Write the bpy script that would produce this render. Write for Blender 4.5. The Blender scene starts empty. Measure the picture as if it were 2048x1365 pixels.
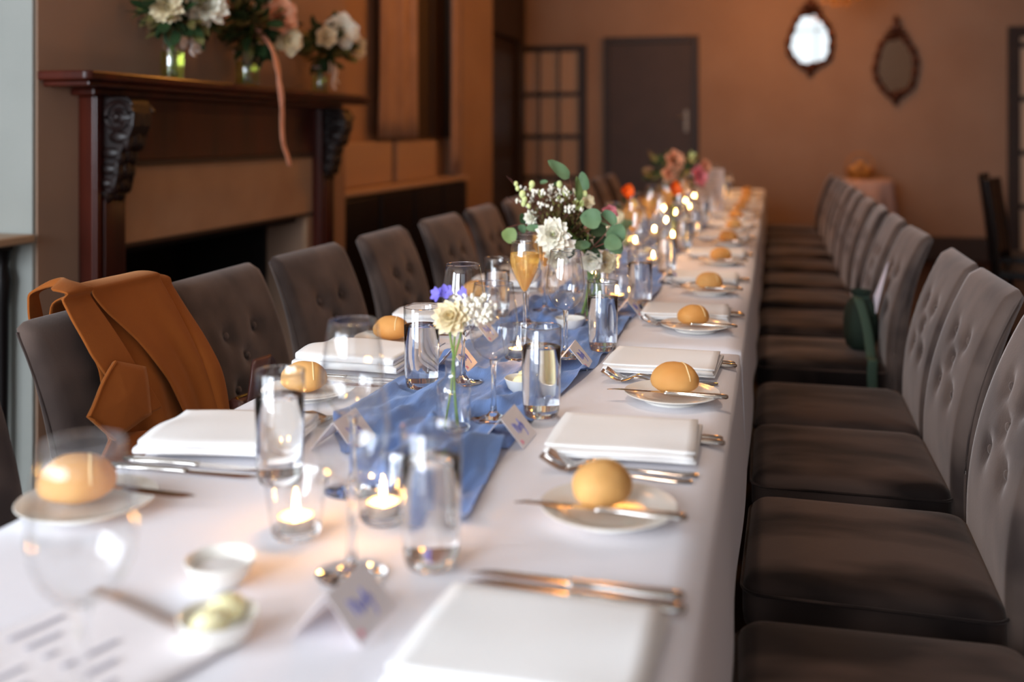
import bpy, bmesh, math, random
from math import sin, cos, pi, radians as R, sqrt, atan2
from mathutils import Vector, Matrix, noise

random.seed(7)
SC = bpy.context.scene
COL = SC.collection

# ------------------------------------------------------------------ camera
YAW = math.atan(521 / 2000.0)            # camera turned left of the table's length
CAM_H = 1.2
SIN, COS = sin(YAW), cos(YAW)
cam = bpy.data.cameras.new('camera')
cam.sensor_width = 36.0
cam.lens = 36.0 * 2000 / 2048
cam.shift_y = -(682.5 - 268) / 2048.0
cam.clip_start = 0.02
cam.clip_end = 60
cam.dof.use_dof = True
cam.dof.focus_distance = 1.84
cam.dof.aperture_fstop = 1.9
camo = bpy.data.objects.new('camera', cam)
COL.objects.link(camo)
camo.location = (0, 0, CAM_H)
camo.rotation_euler = (pi / 2, 0, YAW)
SC.camera = camo

# ------------------------------------------------------------------ world, lights, exposure
SC.view_settings.view_transform = 'Standard'
SC.view_settings.look = 'None'
SC.view_settings.gamma = 1
SC.view_settings.use_curve_mapping = False
SC.view_settings.exposure = 0.62
cy = SC.cycles
cy.max_bounces = 14
cy.diffuse_bounces = 4
cy.glossy_bounces = 5
cy.transmission_bounces = 12
cy.transparent_max_bounces = 40
cy.use_denoising = True
cy.sample_clamp_indirect = 6
cy.blur_glossy = 0.3

w = bpy.data.worlds.new('world')
SC.world = w
w.use_nodes = True
w.node_tree.nodes['Background'].inputs[0].default_value = (0.75, 0.86, 1, 1)
w.node_tree.nodes['Background'].inputs[1].default_value = 1.0


def area(name, loc, rot, sx, sy, power, col):
    l = bpy.data.lights.new(name, 'AREA')
    l.shape = 'RECTANGLE'
    l.size, l.size_y = sx, sy
    l.energy = power
    l.color = col
    o = bpy.data.objects.new(name, l)
    COL.objects.link(o)
    o.location = loc
    o.rotation_euler = rot
    return o


def point(name, loc, power, col, r=0.05):
    l = bpy.data.lights.new(name, 'POINT')
    l.energy = power
    l.color = col
    l.shadow_soft_size = r
    o = bpy.data.objects.new(name, l)
    COL.objects.link(o)
    o.location = loc
    return o


# daylight through the windows behind the camera and in the left wall before the fireplace
area('window_daylight', (-2.95, -1.45, 1.85), (0, R(-90), 0), 1.7, 2.0, 80, (0.82, 0.90, 1))
area('window_daylight_rear', (-1.75, -2.95, 1.85), (R(90), 0, 0), 2.0, 1.7, 128, (0.82, 0.90, 1))
area('window_daylight_small', (0.95, -2.95, 1.85), (R(90), 0, 0), 2.2, 1.7, 4.5, (0.84, 0.92, 1))
# warm lamps of the room: chandelier over the table's far end, and ceiling lamps
AMB = (1.0, 0.38, 0.06)
point('chandelier_light', (0.2, 8.6, 2.55), 24, AMB, 0.12)
point('ceiling_lamp_light', (-1.0, 5.6, 2.95), 19, AMB, 0.12)
point('ceiling_lamp_light', (-1.3, 3.4, 2.95), 5, AMB, 0.12)

# downlights in the ceiling over the table
for k_, (sy_, sp_) in enumerate(((1.9, 34), (3.4, 52), (5.0, 52), (6.6, 50), (8.0, 34))):
    sl = bpy.data.lights.new('table_downlight', 'SPOT')
    sl.energy = sp_
    sl.color = (1.0, 0.76, 0.58)
    sl.spot_size = R(44)
    sl.spot_blend = 0.9
    sl.shadow_soft_size = 0.06
    so = bpy.data.objects.new('table_downlight', sl)
    COL.objects.link(so)
    so.location = (-0.46, sy_, 3.02)

# ------------------------------------------------------------------ materials


def rgb(r, g, b):
    f = lambda c: (c / 12.92 if c <= 0.04045 else ((c + 0.055) / 1.055) ** 2.4)
    return (f(r / 255), f(g / 255), f(b / 255), 1)


def nodes_of(m):
    m.use_nodes = True
    nt = m.node_tree
    return nt, nt.nodes, nt.links


def mat(name, col, rough=0.5, metal=0.0, spec=0.5, sheen=0.0, var=None, scale=8.0, detail=4.0,
        bump=0.0, bscale=60.0, stretch=None, trans=0.0, ior=1.45, coat=0.0, objrand=0.0, sheen_tint=None,
        bdist=0.002, sss=0.0, ramp=(0.32, 0.68)):
    m = bpy.data.materials.new(name)
    nt, N, L = nodes_of(m)
    b = N['Principled BSDF']
    b.inputs['Base Color'].default_value = col
    b.inputs['Roughness'].default_value = rough
    b.inputs['Metallic'].default_value = metal
    b.inputs['Specular IOR Level'].default_value = spec
    b.inputs['IOR'].default_value = ior
    if sheen:
        b.inputs['Sheen Weight'].default_value = sheen
        b.inputs['Sheen Roughness'].default_value = 0.4
        if sheen_tint:
            b.inputs['Sheen Tint'].default_value = sheen_tint
    if trans:
        b.inputs['Transmission Weight'].default_value = trans
    if coat:
        b.inputs['Coat Weight'].default_value = coat
        b.inputs['Coat Roughness'].default_value = 0.15
    if sss:
        b.inputs['Subsurface Weight'].default_value = sss
        b.inputs['Subsurface Radius'].default_value = (0.01, 0.006, 0.004)
    tc = N.new('ShaderNodeTexCoord')
    mp = N.new('ShaderNodeMapping')
    L.new(tc.outputs['Object'], mp.inputs['Vector'])
    if stretch:
        mp.inputs['Scale'].default_value = stretch
    if objrand:
        oi = N.new('ShaderNodeObjectInfo')
        mul = N.new('ShaderNodeMath')
        mul.operation = 'MULTIPLY'
        mul.inputs[1].default_value = 37.0
        L.new(oi.outputs['Random'], mul.inputs[0])
        cmb = N.new('ShaderNodeCombineXYZ')
        for k in range(3):
            L.new(mul.outputs[0], cmb.inputs[k])
        L.new(cmb.outputs[0], mp.inputs['Location'])
    if var:
        n = N.new('ShaderNodeTexNoise')
        n.inputs['Scale'].default_value = scale
        n.inputs['Detail'].default_value = detail
        L.new(mp.outputs[0], n.inputs['Vector'])
        r = N.new('ShaderNodeValToRGB')
        r.color_ramp.elements[0].position = ramp[0]
        r.color_ramp.elements[1].position = ramp[1]
        r.color_ramp.elements[0].color = col
        r.color_ramp.elements[1].color = var
        L.new(n.outputs['Fac'], r.inputs[0])
        L.new(r.outputs[0], b.inputs['Base Color'])
    if bump:
        n2 = N.new('ShaderNodeTexNoise')
        n2.inputs['Scale'].default_value = bscale
        n2.inputs['Detail'].default_value = 3
        L.new(mp.outputs[0], n2.inputs['Vector'])
        bp = N.new('ShaderNodeBump')
        bp.inputs['Strength'].default_value = bump
        bp.inputs['Distance'].default_value = bdist
        L.new(n2.outputs['Fac'], bp.inputs['Height'])
        L.new(bp.outputs[0], b.inputs['Normal'])
    return m


def thin_glass(name, tint=(0.985, 0.99, 0.99, 1), boost=1.0):
    """One sheet of thin clear glass: reflects by Fresnel, lets the rest straight through."""
    m = bpy.data.materials.new(name)
    nt, N, L = nodes_of(m)
    N.remove(N['Principled BSDF'])
    out = N['Material Output']
    tr = N.new('ShaderNodeBsdfTransparent')
    tr.inputs[0].default_value = tint
    gl = N.new('ShaderNodeBsdfGlossy')
    gl.inputs['Roughness'].default_value = 0.01
    gl.inputs['Color'].default_value = (1, 1, 1, 1)
    lw = N.new('ShaderNodeLayerWeight')        # Schlick's curve, the same from both sides of the sheet
    lw.inputs['Blend'].default_value = 0.5
    pw = N.new('ShaderNodeMath')
    pw.operation = 'POWER'
    pw.inputs[1].default_value = 3.6
    mu = N.new('ShaderNodeMath')
    mu.operation = 'MULTIPLY_ADD'
    mu.inputs[1].default_value = min(1.0, 0.75 * boost)
    mu.inputs[2].default_value = 0.08 * boost
    mu.use_clamp = True
    mx = N.new('ShaderNodeMixShader')
    L.new(lw.outputs['Facing'], pw.inputs[0])
    L.new(pw.outputs[0], mu.inputs[0])
    # the path through the wall lengthens towards its edges, so the glass deepens there
    p2 = N.new('ShaderNodeMath')
    p2.operation = 'POWER'
    p2.inputs[1].default_value = 5.5
    L.new(lw.outputs['Facing'], p2.inputs[0])
    mc = N.new('ShaderNodeMix')
    mc.data_type = 'RGBA'
    mc.inputs['A'].default_value = tint
    mc.inputs['B'].default_value = (0.30, 0.31, 0.32, 1)
    L.new(p2.outputs[0], mc.inputs['Factor'])
    L.new(mc.outputs['Result'], tr.inputs[0])
    L.new(mu.outputs[0], mx.inputs[0])
    L.new(tr.outputs[0], mx.inputs[1])
    L.new(gl.outputs[0], mx.inputs[2])
    L.new(mx.outputs[0], out.inputs[0])
    return m


def solid_glass(name, col=(1, 1, 1, 1), ior=1.33, rough=0.0):
    m = bpy.data.materials.new(name)
    nt, N, L = nodes_of(m)
    N.remove(N['Principled BSDF'])
    g = N.new('ShaderNodeBsdfGlass')
    g.inputs['Color'].default_value = col
    g.inputs['IOR'].default_value = ior
    g.inputs['Roughness'].default_value = rough
    L.new(g.outputs[0], N['Material Output'].inputs[0])
    return m


def emit(name, col, s):
    m = bpy.data.materials.new(name)
    nt, N, L = nodes_of(m)
    N.remove(N['Principled BSDF'])
    e = N.new('ShaderNodeEmission')
    e.inputs[0].default_value = col
    e.inputs[1].default_value = s
    L.new(e.outputs[0], N['Material Output'].inputs[0])
    return m


M = {}
M['wall'] = mat('taupe_plaster', rgb(172, 141, 119), 0.85, var=rgb(163, 131, 109), scale=2.0, bump=0.25, bscale=25, bdist=0.003)
M['wall_white'] = mat('pale_grey_plaster', rgb(166, 168, 162), 0.8, var=rgb(154, 157, 151), scale=2.2, bump=0.2, bscale=18, bdist=0.003)
M['ceiling'] = mat('ceiling_paint', rgb(200, 190, 178), 0.9)
M['floor'] = mat('dark_timber_floor', rgb(58, 36, 26), 0.4, var=rgb(38, 24, 18), scale=3, stretch=(8, 1, 1))
M['skirt'] = mat('dark_skirting_paint', rgb(62, 48, 42), 0.5)
M['door'] = mat('brown_door_paint', rgb(78, 60, 52), 0.55, var=rgb(70, 54, 47), scale=3)
M['frame'] = mat('dark_brown_timber', rgb(58, 42, 34), 0.5, var=rgb(48, 34, 28), scale=6)
M['slab'] = mat('beige_stone_slab', rgb(196, 160, 128), 0.7, var=rgb(178, 142, 112), scale=3, bump=0.15, bscale=30)
M['soot'] = mat('sooty_firebox', rgb(34, 28, 26), 0.9, var=rgb(22, 18, 17), scale=5)
M['mahogany'] = mat('dark_mahogany', rgb(80, 26, 10), 0.35, var=rgb(44, 12, 6), scale=3, stretch=(3, 3, 0.7), coat=0.15, spec=0.4)
M['carving'] = mat('carved_mahogany', rgb(34, 17, 14), 0.45, coat=0.08, var=rgb(24, 12, 10), scale=12)
M['curtain'] = mat('taupe_curtain', rgb(178, 146, 126), 0.85, sheen=0.2, var=rgb(164, 132, 112), scale=6)
M['curtain_b'] = mat('brown_shutter', rgb(52, 34, 24), 0.6)
M['black'] = mat('black_lacquer', rgb(20, 15, 15), 0.35, spec=0.4)
M['ledge'] = mat('cream_painted_ledge', rgb(190, 160, 136), 0.5)
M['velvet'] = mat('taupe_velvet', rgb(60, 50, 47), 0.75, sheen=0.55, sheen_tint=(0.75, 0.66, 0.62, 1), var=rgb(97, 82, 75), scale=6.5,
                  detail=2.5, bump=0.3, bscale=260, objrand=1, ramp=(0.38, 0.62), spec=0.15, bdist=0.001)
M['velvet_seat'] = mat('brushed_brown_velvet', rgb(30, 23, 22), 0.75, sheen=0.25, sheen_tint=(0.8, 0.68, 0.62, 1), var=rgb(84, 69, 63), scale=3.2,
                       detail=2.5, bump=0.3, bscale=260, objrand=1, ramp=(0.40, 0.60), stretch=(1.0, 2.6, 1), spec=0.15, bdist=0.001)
M['leg'] = mat('dark_wood_leg', rgb(40, 28, 22), 0.4)
M['cloth'] = mat('white_tablecloth', rgb(236, 234, 240), 0.85, bump=0.12, bscale=14, bdist=0.004, sheen=0.1)
M['napkin'] = mat('white_napkin_linen', rgb(247, 246, 245), 0.85, bump=0.25, bscale=420, bdist=0.0006, sheen=0.1)
M['steel'] = mat('polished_steel', rgb(205, 200, 196), 0.14, metal=1.0)
M['handle'] = mat('dull_metal_handle', rgb(150, 142, 132), 0.5, metal=0.4)
M['china'] = mat('white_china', rgb(240, 236, 228), 0.16, spec=0.6, coat=0.3)
M['crust'] = mat('golden_bread_crust', rgb(212, 146, 76), 0.6, var=rgb(232, 182, 116), scale=9, detail=3, spec=0.2, bump=0.35, bscale=35, bdist=0.002, sss=0.15, objrand=1)
M['crease'] = mat('pale_bread_crease', rgb(240, 206, 150), 0.7)
M['glass'] = thin_glass('clear_glass')
M['glass_rim'] = thin_glass('glass_rim', boost=1.8)
M['glass_solid'] = solid_glass('solid_glass', ior=1.48)
M['water'] = solid_glass('water', ior=1.34)
M['champagne'] = solid_glass('champagne', (1.0, 0.88, 0.58, 1), 1.34)
def cloudy(m, col, f):
    nt, N, L = nodes_of(m)
    g = [n for n in N if n.type == 'BSDF_GLASS'][0]
    tl = N.new('ShaderNodeBsdfTranslucent')
    tl.inputs[0].default_value = col
    df = N.new('ShaderNodeBsdfDiffuse')
    df.inputs[0].default_value = col
    a = N.new('ShaderNodeAddShader')
    L.new(tl.outputs[0], a.inputs[0])
    L.new(df.outputs[0], a.inputs[1])
    mx = N.new('ShaderNodeMixShader')
    mx.inputs[0].default_value = f
    L.new(g.outputs[0], mx.inputs[1])
    L.new(a.outputs[0], mx.inputs[2])
    L.new(mx.outputs[0], N['Material Output'].inputs[0])


cloudy(M['champagne'], (0.80, 0.52, 0.18, 1), 0.28)
M['jar_water'] = solid_glass('jar_water', (0.80, 0.84, 0.50, 1), 1.33)
M['wax'] = mat('white_wax', rgb(250, 240, 222), 0.45, sss=0.6)
M['tin'] = mat('tealight_tin', rgb(210, 205, 198), 0.3, metal=1)
M['wick'] = mat('black_wick', rgb(20, 15, 12), 0.9)
M['flame'] = emit('candle_flame', (1, 0.45, 0.11, 1), 240)
M['butter'] = mat('butter', rgb(255, 246, 206), 0.4, sss=0.3, var=rgb(255, 240, 180), scale=30)
M['salt'] = mat('salt', rgb(240, 236, 234), 0.8)
M['card'] = mat('white_card', rgb(238, 232, 234), 0.7)
M['ink_blue'] = mat('blue_ink', rgb(142, 146, 214), 0.7)
M['ink_grey'] = mat('grey_print', rgb(178, 177, 190), 0.7)
M['ink_pink'] = mat('pink_ink', rgb(236, 160, 176), 0.7)
M['leaf'] = mat('eucalyptus_leaf', rgb(112, 140, 102), 0.5, var=rgb(92, 124, 90), scale=12, spec=0.3)
M['leaf_light'] = mat('pale_green_leaf', rgb(128, 150, 92), 0.55, var=rgb(110, 136, 82), scale=12, spec=0.3)
M['leaf_dark'] = mat('dark_green_leaf', rgb(52, 78, 44), 0.55, var=rgb(40, 60, 36), scale=12, spec=0.3)
M['leaf_olive'] = mat('olive_leaf', rgb(124, 124, 62), 0.6, var=rgb(98, 70, 52), scale=12)
M['twig'] = mat('red_brown_twig', rgb(104, 60, 50), 0.8)
M['stem'] = mat('green_stem', rgb(118, 148, 72), 0.6)
M['petal'] = mat('white_petal', rgb(252, 248, 232), 0.6, sss=0.15)
M['petal_cream'] = mat('cream_petal', rgb(246, 232, 196), 0.6, sss=0.15)
M['petal_peach'] = mat('peach_petal', rgb(240, 178, 142), 0.6, sss=0.15)
M['petal_pink'] = mat('pink_petal', rgb(240, 150, 160), 0.6, sss=0.15)
M['petal_orange'] = mat('orange_petal', rgb(250, 104, 14), 0.6, sss=0.15)
M['petal_purple'] = mat('purple_petal', rgb(130, 120, 214), 0.6)
M['bud'] = mat('pale_green_bud', rgb(222, 232, 160), 0.6)
M['yellow'] = mat('yellow_centre', rgb(246, 196, 90), 0.7)
M['wool'] = mat('camel_wool', rgb(150, 84, 36), 0.95, sheen=0.35, sheen_tint=(0.9, 0.5, 0.25, 1), var=rgb(140, 76, 32), scale=5, bump=0.3, bscale=300, bdist=0.001, spec=0.1)
M['leather'] = mat('brown_leather', rgb(84, 52, 46), 0.38, var=rgb(72, 42, 38), scale=20)
M['gold'] = mat('gold_zip', rgb(190, 150, 80), 0.25, metal=1)
M['gilt'] = mat('aged_gilt', rgb(96, 50, 26), 0.4, metal=0.55, var=rgb(52, 26, 14), scale=20)
M['mirror'] = mat('mirror_silver', rgb(215, 212, 205), 0.03, metal=1)
M['green_bag'] = mat('dark_green_fabric', rgb(32, 48, 34), 0.8, var=rgb(24, 36, 28), scale=14)
M['green_strap'] = mat('sage_fabric_strap', rgb(60, 80, 66), 0.8)
M['lilac'] = mat('pale_lilac_paper', rgb(226, 216, 226), 0.7)
M['ribbon_white'] = mat('white_satin', rgb(240, 232, 226), 0.45, sheen=0.3)
M['ribbon_peach'] = mat('peach_satin', rgb(236, 170, 140), 0.4, sheen=0.3)
M['pink_cloth'] = mat('blush_cloth', rgb(214, 184, 176), 0.85)
M['wicker'] = mat('golden_wicker', rgb(214, 150, 70), 0.6, var=rgb(150, 84, 30), scale=30)
M['oak'] = mat('light_wood_top', rgb(176, 146, 118), 0.5)
M['crystal'] = mat('amber_crystal', (1, 0.62, 0.25, 1), 0.03, trans=1.0, ior=1.6)
M['bulb'] = emit('warm_bulb', (1, 0.55, 0.2, 1), 12)
M['pane'] = thin_glass('window_pane')
M['net'] = mat('pale_net_curtain', rgb(226, 190, 160), 0.9)
M['dried'] = mat('dried_yellow_sprig', rgb(222, 208, 140), 0.8)


def runner_mat():
    m = mat('dusty_blue_chiffon', rgb(116, 148, 204), 0.8, sheen=0.3, var=rgb(100, 132, 192), scale=6, sheen_tint=(0.7, 0.8, 1, 1))
    nt, N, L = nodes_of(m)
    b = N['Principled BSDF']
    tc = N.new('ShaderNodeTexCoord')
    mp = N.new('ShaderNodeMapping')
    mp.inputs['Scale'].default_value = (420, 60, 60)
    mp.inputs['Rotation'].default_value = (0, 0, 0.3)
    L.new(tc.outputs['Object'], mp.inputs[0])
    n = N.new('ShaderNodeTexNoise')
    n.inputs['Scale'].default_value = 1.0
    n.inputs['Detail'].default_value = 2
    L.new(mp.outputs[0], n.inputs[0])
    bp = N.new('ShaderNodeBump')
    bp.inputs['Strength'].default_value = 0.55
    bp.inputs['Distance'].default_value = 0.0012
    L.new(n.outputs['Fac'], bp.inputs['Height'])
    L.new(bp.outputs[0], b.inputs['Normal'])
    return m


M['runner'] = runner_mat()

# ------------------------------------------------------------------ mesh helpers


class MB:
    def __init__(self):
        self.v, self.f = [], []
        self.T = Matrix.Identity(4)

    def add(self, vs, fs, T=None):
        o = len(self.v)
        T = self.T @ T if T is not None else self.T
        self.v += [tuple(T @ Vector(p)) for p in vs]
        self.f += [tuple(i + o for i in f) for f in fs]
        return self

    def box(self, c, s, T=None):
        x, y, z = c
        a, b, d = s[0] / 2, s[1] / 2, s[2] / 2
        vs = [(x + i * a, y + j * b, z + k * d) for k in (-1, 1) for j in (-1, 1) for i in (-1, 1)]
        fs = [(0, 2, 3, 1), (4, 5, 7, 6), (0, 1, 5, 4), (2, 6, 7, 3), (0, 4, 6, 2), (1, 3, 7, 5)]
        return self.add(vs, fs, T)

    def bbox(self, x0, x1, y0, y1, z0, z1):
        return self.box(((x0 + x1) / 2, (y0 + y1) / 2, (z0 + z1) / 2), (x1 - x0, y1 - y0, z1 - z0))

    def lathe(self, prof, n=32, T=None, cap0=False, cap1=False):
        vs, fs = [], []
        for r, z in prof:
            for i in range(n):
                a = 2 * pi * i / n
                vs.append((r * cos(a), r * sin(a), z))
        m = len(prof)
        for j in range(m - 1):
            for i in range(n):
                k = (i + 1) % n
                fs.append((j * n + i, j * n + k, (j + 1) * n + k, (j + 1) * n + i))
        if cap0:
            fs.append(tuple(reversed(range(n))))
        if cap1:
            fs.append(tuple((m - 1) * n + i for i in range(n)))
        return self.add(vs, fs, T)

    def rings(self, rings, T=None, cap0=True, cap1=True):
        n = len(rings[0])
        vs = [p for r in rings for p in r]
        fs = []
        for j in range(len(rings) - 1):
            for i in range(n):
                k = (i + 1) % n
                fs.append((j * n + i, j * n + k, (j + 1) * n + k, (j + 1) * n + i))
        if cap0:
            fs.append(tuple(reversed(range(n))))
        if cap1:
            fs.append(tuple((len(rings) - 1) * n + i for i in range(n)))
        return self.add(vs, fs, T)

    def tube(self, pts, r, n=6, T=None, caps=True):
        pts = [Vector(p) for p in pts]
        rs = r if isinstance(r, (list, tuple)) else [r] * len(pts)
        rings = []
        up = Vector((0, 0, 1))
        for i, p in enumerate(pts):
            d = (pts[min(i + 1, len(pts) - 1)] - pts[max(i - 1, 0)])
            if d.length < 1e-9:
                d = Vector((0, 0, 1))
            d.normalize()
            a = d.cross(up)
            if a.length < 0.05:
                a = d.cross(Vector((1, 0, 0)))
            a.normalize()
            b = d.cross(a).normalized()
            rings.append([p + (a * cos(2 * pi * k / n) + b * sin(2 * pi * k / n)) * rs[i] for k in range(n)])
        return self.rings(rings, T, caps, caps)

    def grid(self, fn, nu, nv, T=None, closeu=False):
        vs = [fn(i / nu, j / nv) for j in range(nv + 1) for i in range(nu + 1)]
        fs = [(j * (nu + 1) + i, j * (nu + 1) + i + 1, (j + 1) * (nu + 1) + i + 1, (j + 1) * (nu + 1) + i)
              for j in range(nv) for i in range(nu)]
        return self.add(vs, fs, T)

    def ball(self, c, r, n=10, m=6, T=None, fn=None):
        rx, ry, rz = r if isinstance(r, (tuple, list)) else (r, r, r)
        rings = []
        for j in range(1, m):
            th = pi * j / m
            ring = []
            for i in range(n):
                a = 2 * pi * i / n
                q = Vector((sin(th) * cos(a), sin(th) * sin(a), -cos(th)))
                k = fn(q) if fn else 1
                ring.append((c[0] + q.x * rx * k, c[1] + q.y * ry * k, c[2] + q.z * rz * k))
            rings.append(ring)
        vs = [p for r_ in rings for p in r_]
        k0 = fn(Vector((0, 0, -1))) if fn else 1
        k1 = fn(Vector((0, 0, 1))) if fn else 1
        vs.append((c[0], c[1], c[2] - rz * k0))
        vs.append((c[0], c[1], c[2] + rz * k1))
        b, t = len(vs) - 2, len(vs) - 1
        fs = []
        for j in range(len(rings) - 1):
            for i in range(n):
                k = (i + 1) % n
                fs.append((j * n + i, j * n + k, (j + 1) * n + k, (j + 1) * n + i))
        for i in range(n):
            k = (i + 1) % n
            fs.append((b, k, i))
            fs.append((t, (len(rings) - 1) * n + i, (len(rings) - 1) * n + k))
        return self.add(vs, fs, T)

    def prism(self, poly, axis, a, b, T=None):
        """poly: 2-D outline in the plane across `axis`, extruded from a to b."""
        def p3(p, t):
            if axis == 'x':
                return (t, p[0], p[1])
            if axis == 'y':
                return (p[0], t, p[1])
            return (p[0], p[1], t)
        n = len(poly)
        vs = [p3(p, a) for p in poly] + [p3(p, b) for p in poly]
        fs = [tuple(reversed(range(n))), tuple(range(n, 2 * n))]
        for i in range(n):
            k = (i + 1) % n
            fs.append((i, k, n + k, n + i))
        return self.add(vs, fs, T)

    def build(self, name, material, parent=None, smooth=True, solid=0, offset=-1, bevel=0, subsurf=0, angle=40):
        me = bpy.data.meshes.new(name)
        me.from_pydata(self.v, [], self.f)
        me.materials.append(material)
        bm = bmesh.new()
        bm.from_mesh(me)
        bmesh.ops.recalc_face_normals(bm, faces=bm.faces)
        bm.to_mesh(me)
        bm.free()
        if smooth:
            me.shade_smooth()
            if angle:
                me.set_sharp_from_angle(angle=R(angle))
        me.update()
        o = bpy.data.objects.new(name, me)
        COL.objects.link(o)
        if parent is not None:
            o.parent = parent
        if solid:
            s = o.modifiers.new('thickness', 'SOLIDIFY')
            s.thickness = solid
            s.offset = offset
        if bevel:
            b = o.modifiers.new('bevel', 'BEVEL')
            b.width = bevel
            b.segments = 2
            b.limit_method = 'ANGLE'
        if subsurf:
            s = o.modifiers.new('smooth', 'SUBSURF')
            s.levels = s.render_levels = subsurf
        return o


def tag(o, label, cat, group=None, kind=None):
    o['label'] = label
    o['category'] = cat
    if group:
        o['group'] = group
    if kind:
        o['kind'] = kind
    return o


def struct(o):
    o['kind'] = 'structure'
    return o


def thing(name, label, cat, loc=(0, 0, 0), rz=0.0, group=None):
    o = bpy.data.objects.new(name, None)
    o.empty_display_size = 0.05
    COL.objects.link(o)
    o.location = loc
    o.rotation_euler = (0, 0, rz)
    return tag(o, label, cat, group)


def dup(root, loc, rz, label):
    kids = {}
    r = root.copy()
    COL.objects.link(r)
    r.location = loc
    r.rotation_euler = (root.rotation_euler[0], root.rotation_euler[1], rz)
    r['label'] = label
    for ch in list(root.children):
        c = ch.copy()
        COL.objects.link(c)
        c.parent = r
        for g in list(ch.children):
            d = g.copy()
            COL.objects.link(d)
            d.parent = c
    return r


def T3(x=0, y=0, z=0, rx=0, ry=0, rz=0, s=1):
    return Matrix.Translation((x, y, z)) @ Matrix.Rotation(rz, 4, 'Z') @ Matrix.Rotation(ry, 4, 'Y') @ Matrix.Rotation(rx, 4, 'X') @ Matrix.Scale(s, 4)


def at_depth(u, v, d):
    """Real place of something seen at (u, v) and d metres away along the view axis."""
    lat = (u - 1024) / 2000 * d
    return Vector((lat * COS - d * SIN, d * COS + lat * SIN, CAM_H - (v - 268) / 2000 * d))


ORD = ['nearest', 'second', 'third', 'fourth', 'fifth', 'sixth', 'seventh', 'eighth', 'ninth', 'tenth', 'eleventh', 'twelfth',
       'thirteenth', 'fourteenth', 'fifteenth', 'sixteenth', 'seventeenth', 'eighteenth', 'nineteenth', 'twentieth',
       'twenty-first', 'twenty-second', 'twenty-third', 'twenty-fourth', 'twenty-fifth']

# ================================================================== the room
def sbox(name, x0, x1, y0, y1, z0, z1, m, parent=None, smooth=False):
    b = MB()
    b.bbox(x0, x1, y0, y1, z0, z1)
    o = b.build(name, m, parent, smooth=smooth)
    return struct(o) if parent is None else o


RH = 3.1
sbox('floor', -3.2, 3.4, -3.2, 10.5, -0.1, 0, M['floor'])
sbox('ceiling', -3.2, 3.4, -3.2, 10.5, RH, RH + 0.1, M['ceiling'])
sbox('wall_far', -2.9, 3.4, 10.2, 10.4, 0, RH, M['wall'])
sbox('wall_right', 3.2, 3.4, -3.2, 10.2, 0, RH, M['wall'])


def wall_with_hole(name, m, x0, x1, y0, y1, hole, axis):
    b = MB()
    h0, h1, z0, z1 = hole
    if axis == 'y':
        b.bbox(x0, x1, y0, h0, 0, RH)
        b.bbox(x0, x1, h1, y1, 0, RH)
        b.bbox(x0, x1, h0, h1, 0, z0)
        b.bbox(x0, x1, h0, h1, z1, RH)
    else:
        b.bbox(x0, h0, y0, y1, 0, RH)
        b.bbox(h1, x1, y0, y1, 0, RH)
        b.bbox(h0, h1, y0, y1, 0, z0)
        b.bbox(h0, h1, y0, y1, z1, RH)
    return struct(b.build(name, m, smooth=False))


wall_with_hole('wall_left_front', M['wall_white'], -3.2, -3.0, -3.2, 2.48, (-2.45, -0.45, 1.0, 2.7), 'y')
wall_with_hole('wall_rear_left', M['wall'], -3.2, -0.45, -3.2, -3.0, (-2.75, -0.75, 1.0, 2.7), 'x')
wall_with_hole('wall_rear_right', M['wall'], -0.45, 3.4, -3.2, -3.0, (-0.15, 2.05, 1.0, 2.7), 'x')
sbox('wall_left_alcove', -2.9, -2.3, 4.655, 6.91, 0, RH, M['wall'])
sbox('wall_left_pier', -2.9, -2.17, 6.91, 7.71, 0, RH, M['wall'])
sbox('wall_left_far', -2.9, -2.62, 7.71, 10.2, 0, RH, M['wall'])


def rear_window(name, horizontal, c0, c1, z0, z1, plane):
    w_ = bpy.data.objects.new(name, None)
    COL.objects.link(w_)
    w_['kind'] = 'structure'
    fr = MB()
    t = 0.05

    def bar(a0, a1, b0, b1):
        if horizontal:
            fr.bbox(a0, a1, plane - 0.03, plane + 0.03, b0, b1)
        else:
            fr.bbox(plane - 0.03, plane + 0.03, a0, a1, b0, b1)
    for a in (c0, (c0 + c1) / 2 - t / 2, c1 - t):
        bar(a, a + t, z0, z1)
    for z in (z0, (z0 + z1) / 2 - t / 2, z1 - t):
        bar(c0, c1, z, z + t)
    fr.build('window_frame', M['wall_white'], w_, smooth=False)
    return w_


rear_window('window_1', False, -2.45, -0.45, 1.0, 2.7, -3.1)
rear_window('window_2', True, -0.15, 2.05, 1.0, 2.7, -3.1)
rear_window('window_4', True, -2.75, -0.75, 1.0, 2.7, -3.1)

# chimney breast with its firebox
b = MB()
b.bbox(-3.0, -2.08, 2.48, 2.80, 0, RH)
b.bbox(-3.0, -2.08, 4.185, 4.655, 0, RH)
b.bbox(-3.0, -2.08, 2.80, 4.185, 0.825, RH)
cb = struct(b.build('wall_chimney_breast', M['wall'], smooth=False))
sbox('wall_chimney_return', -3.0, -2.085, 2.465, 2.48, 0, RH, M['wall_white'])
b = MB()
b.bbox(-2.78, -2.70, 2.80, 4.185, 0, 0.825)
b.bbox(-2.70, -2.10, 2.80, 2.83, 0, 0.825)
b.bbox(-2.70, -2.26, 4.155, 4.185, 0, 0.825)
b.bbox(-2.70, -2.10, 2.83, 4.155, 0.80, 0.825)
struct(b.build('trim_firebox', M['soot'], smooth=False))

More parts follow.
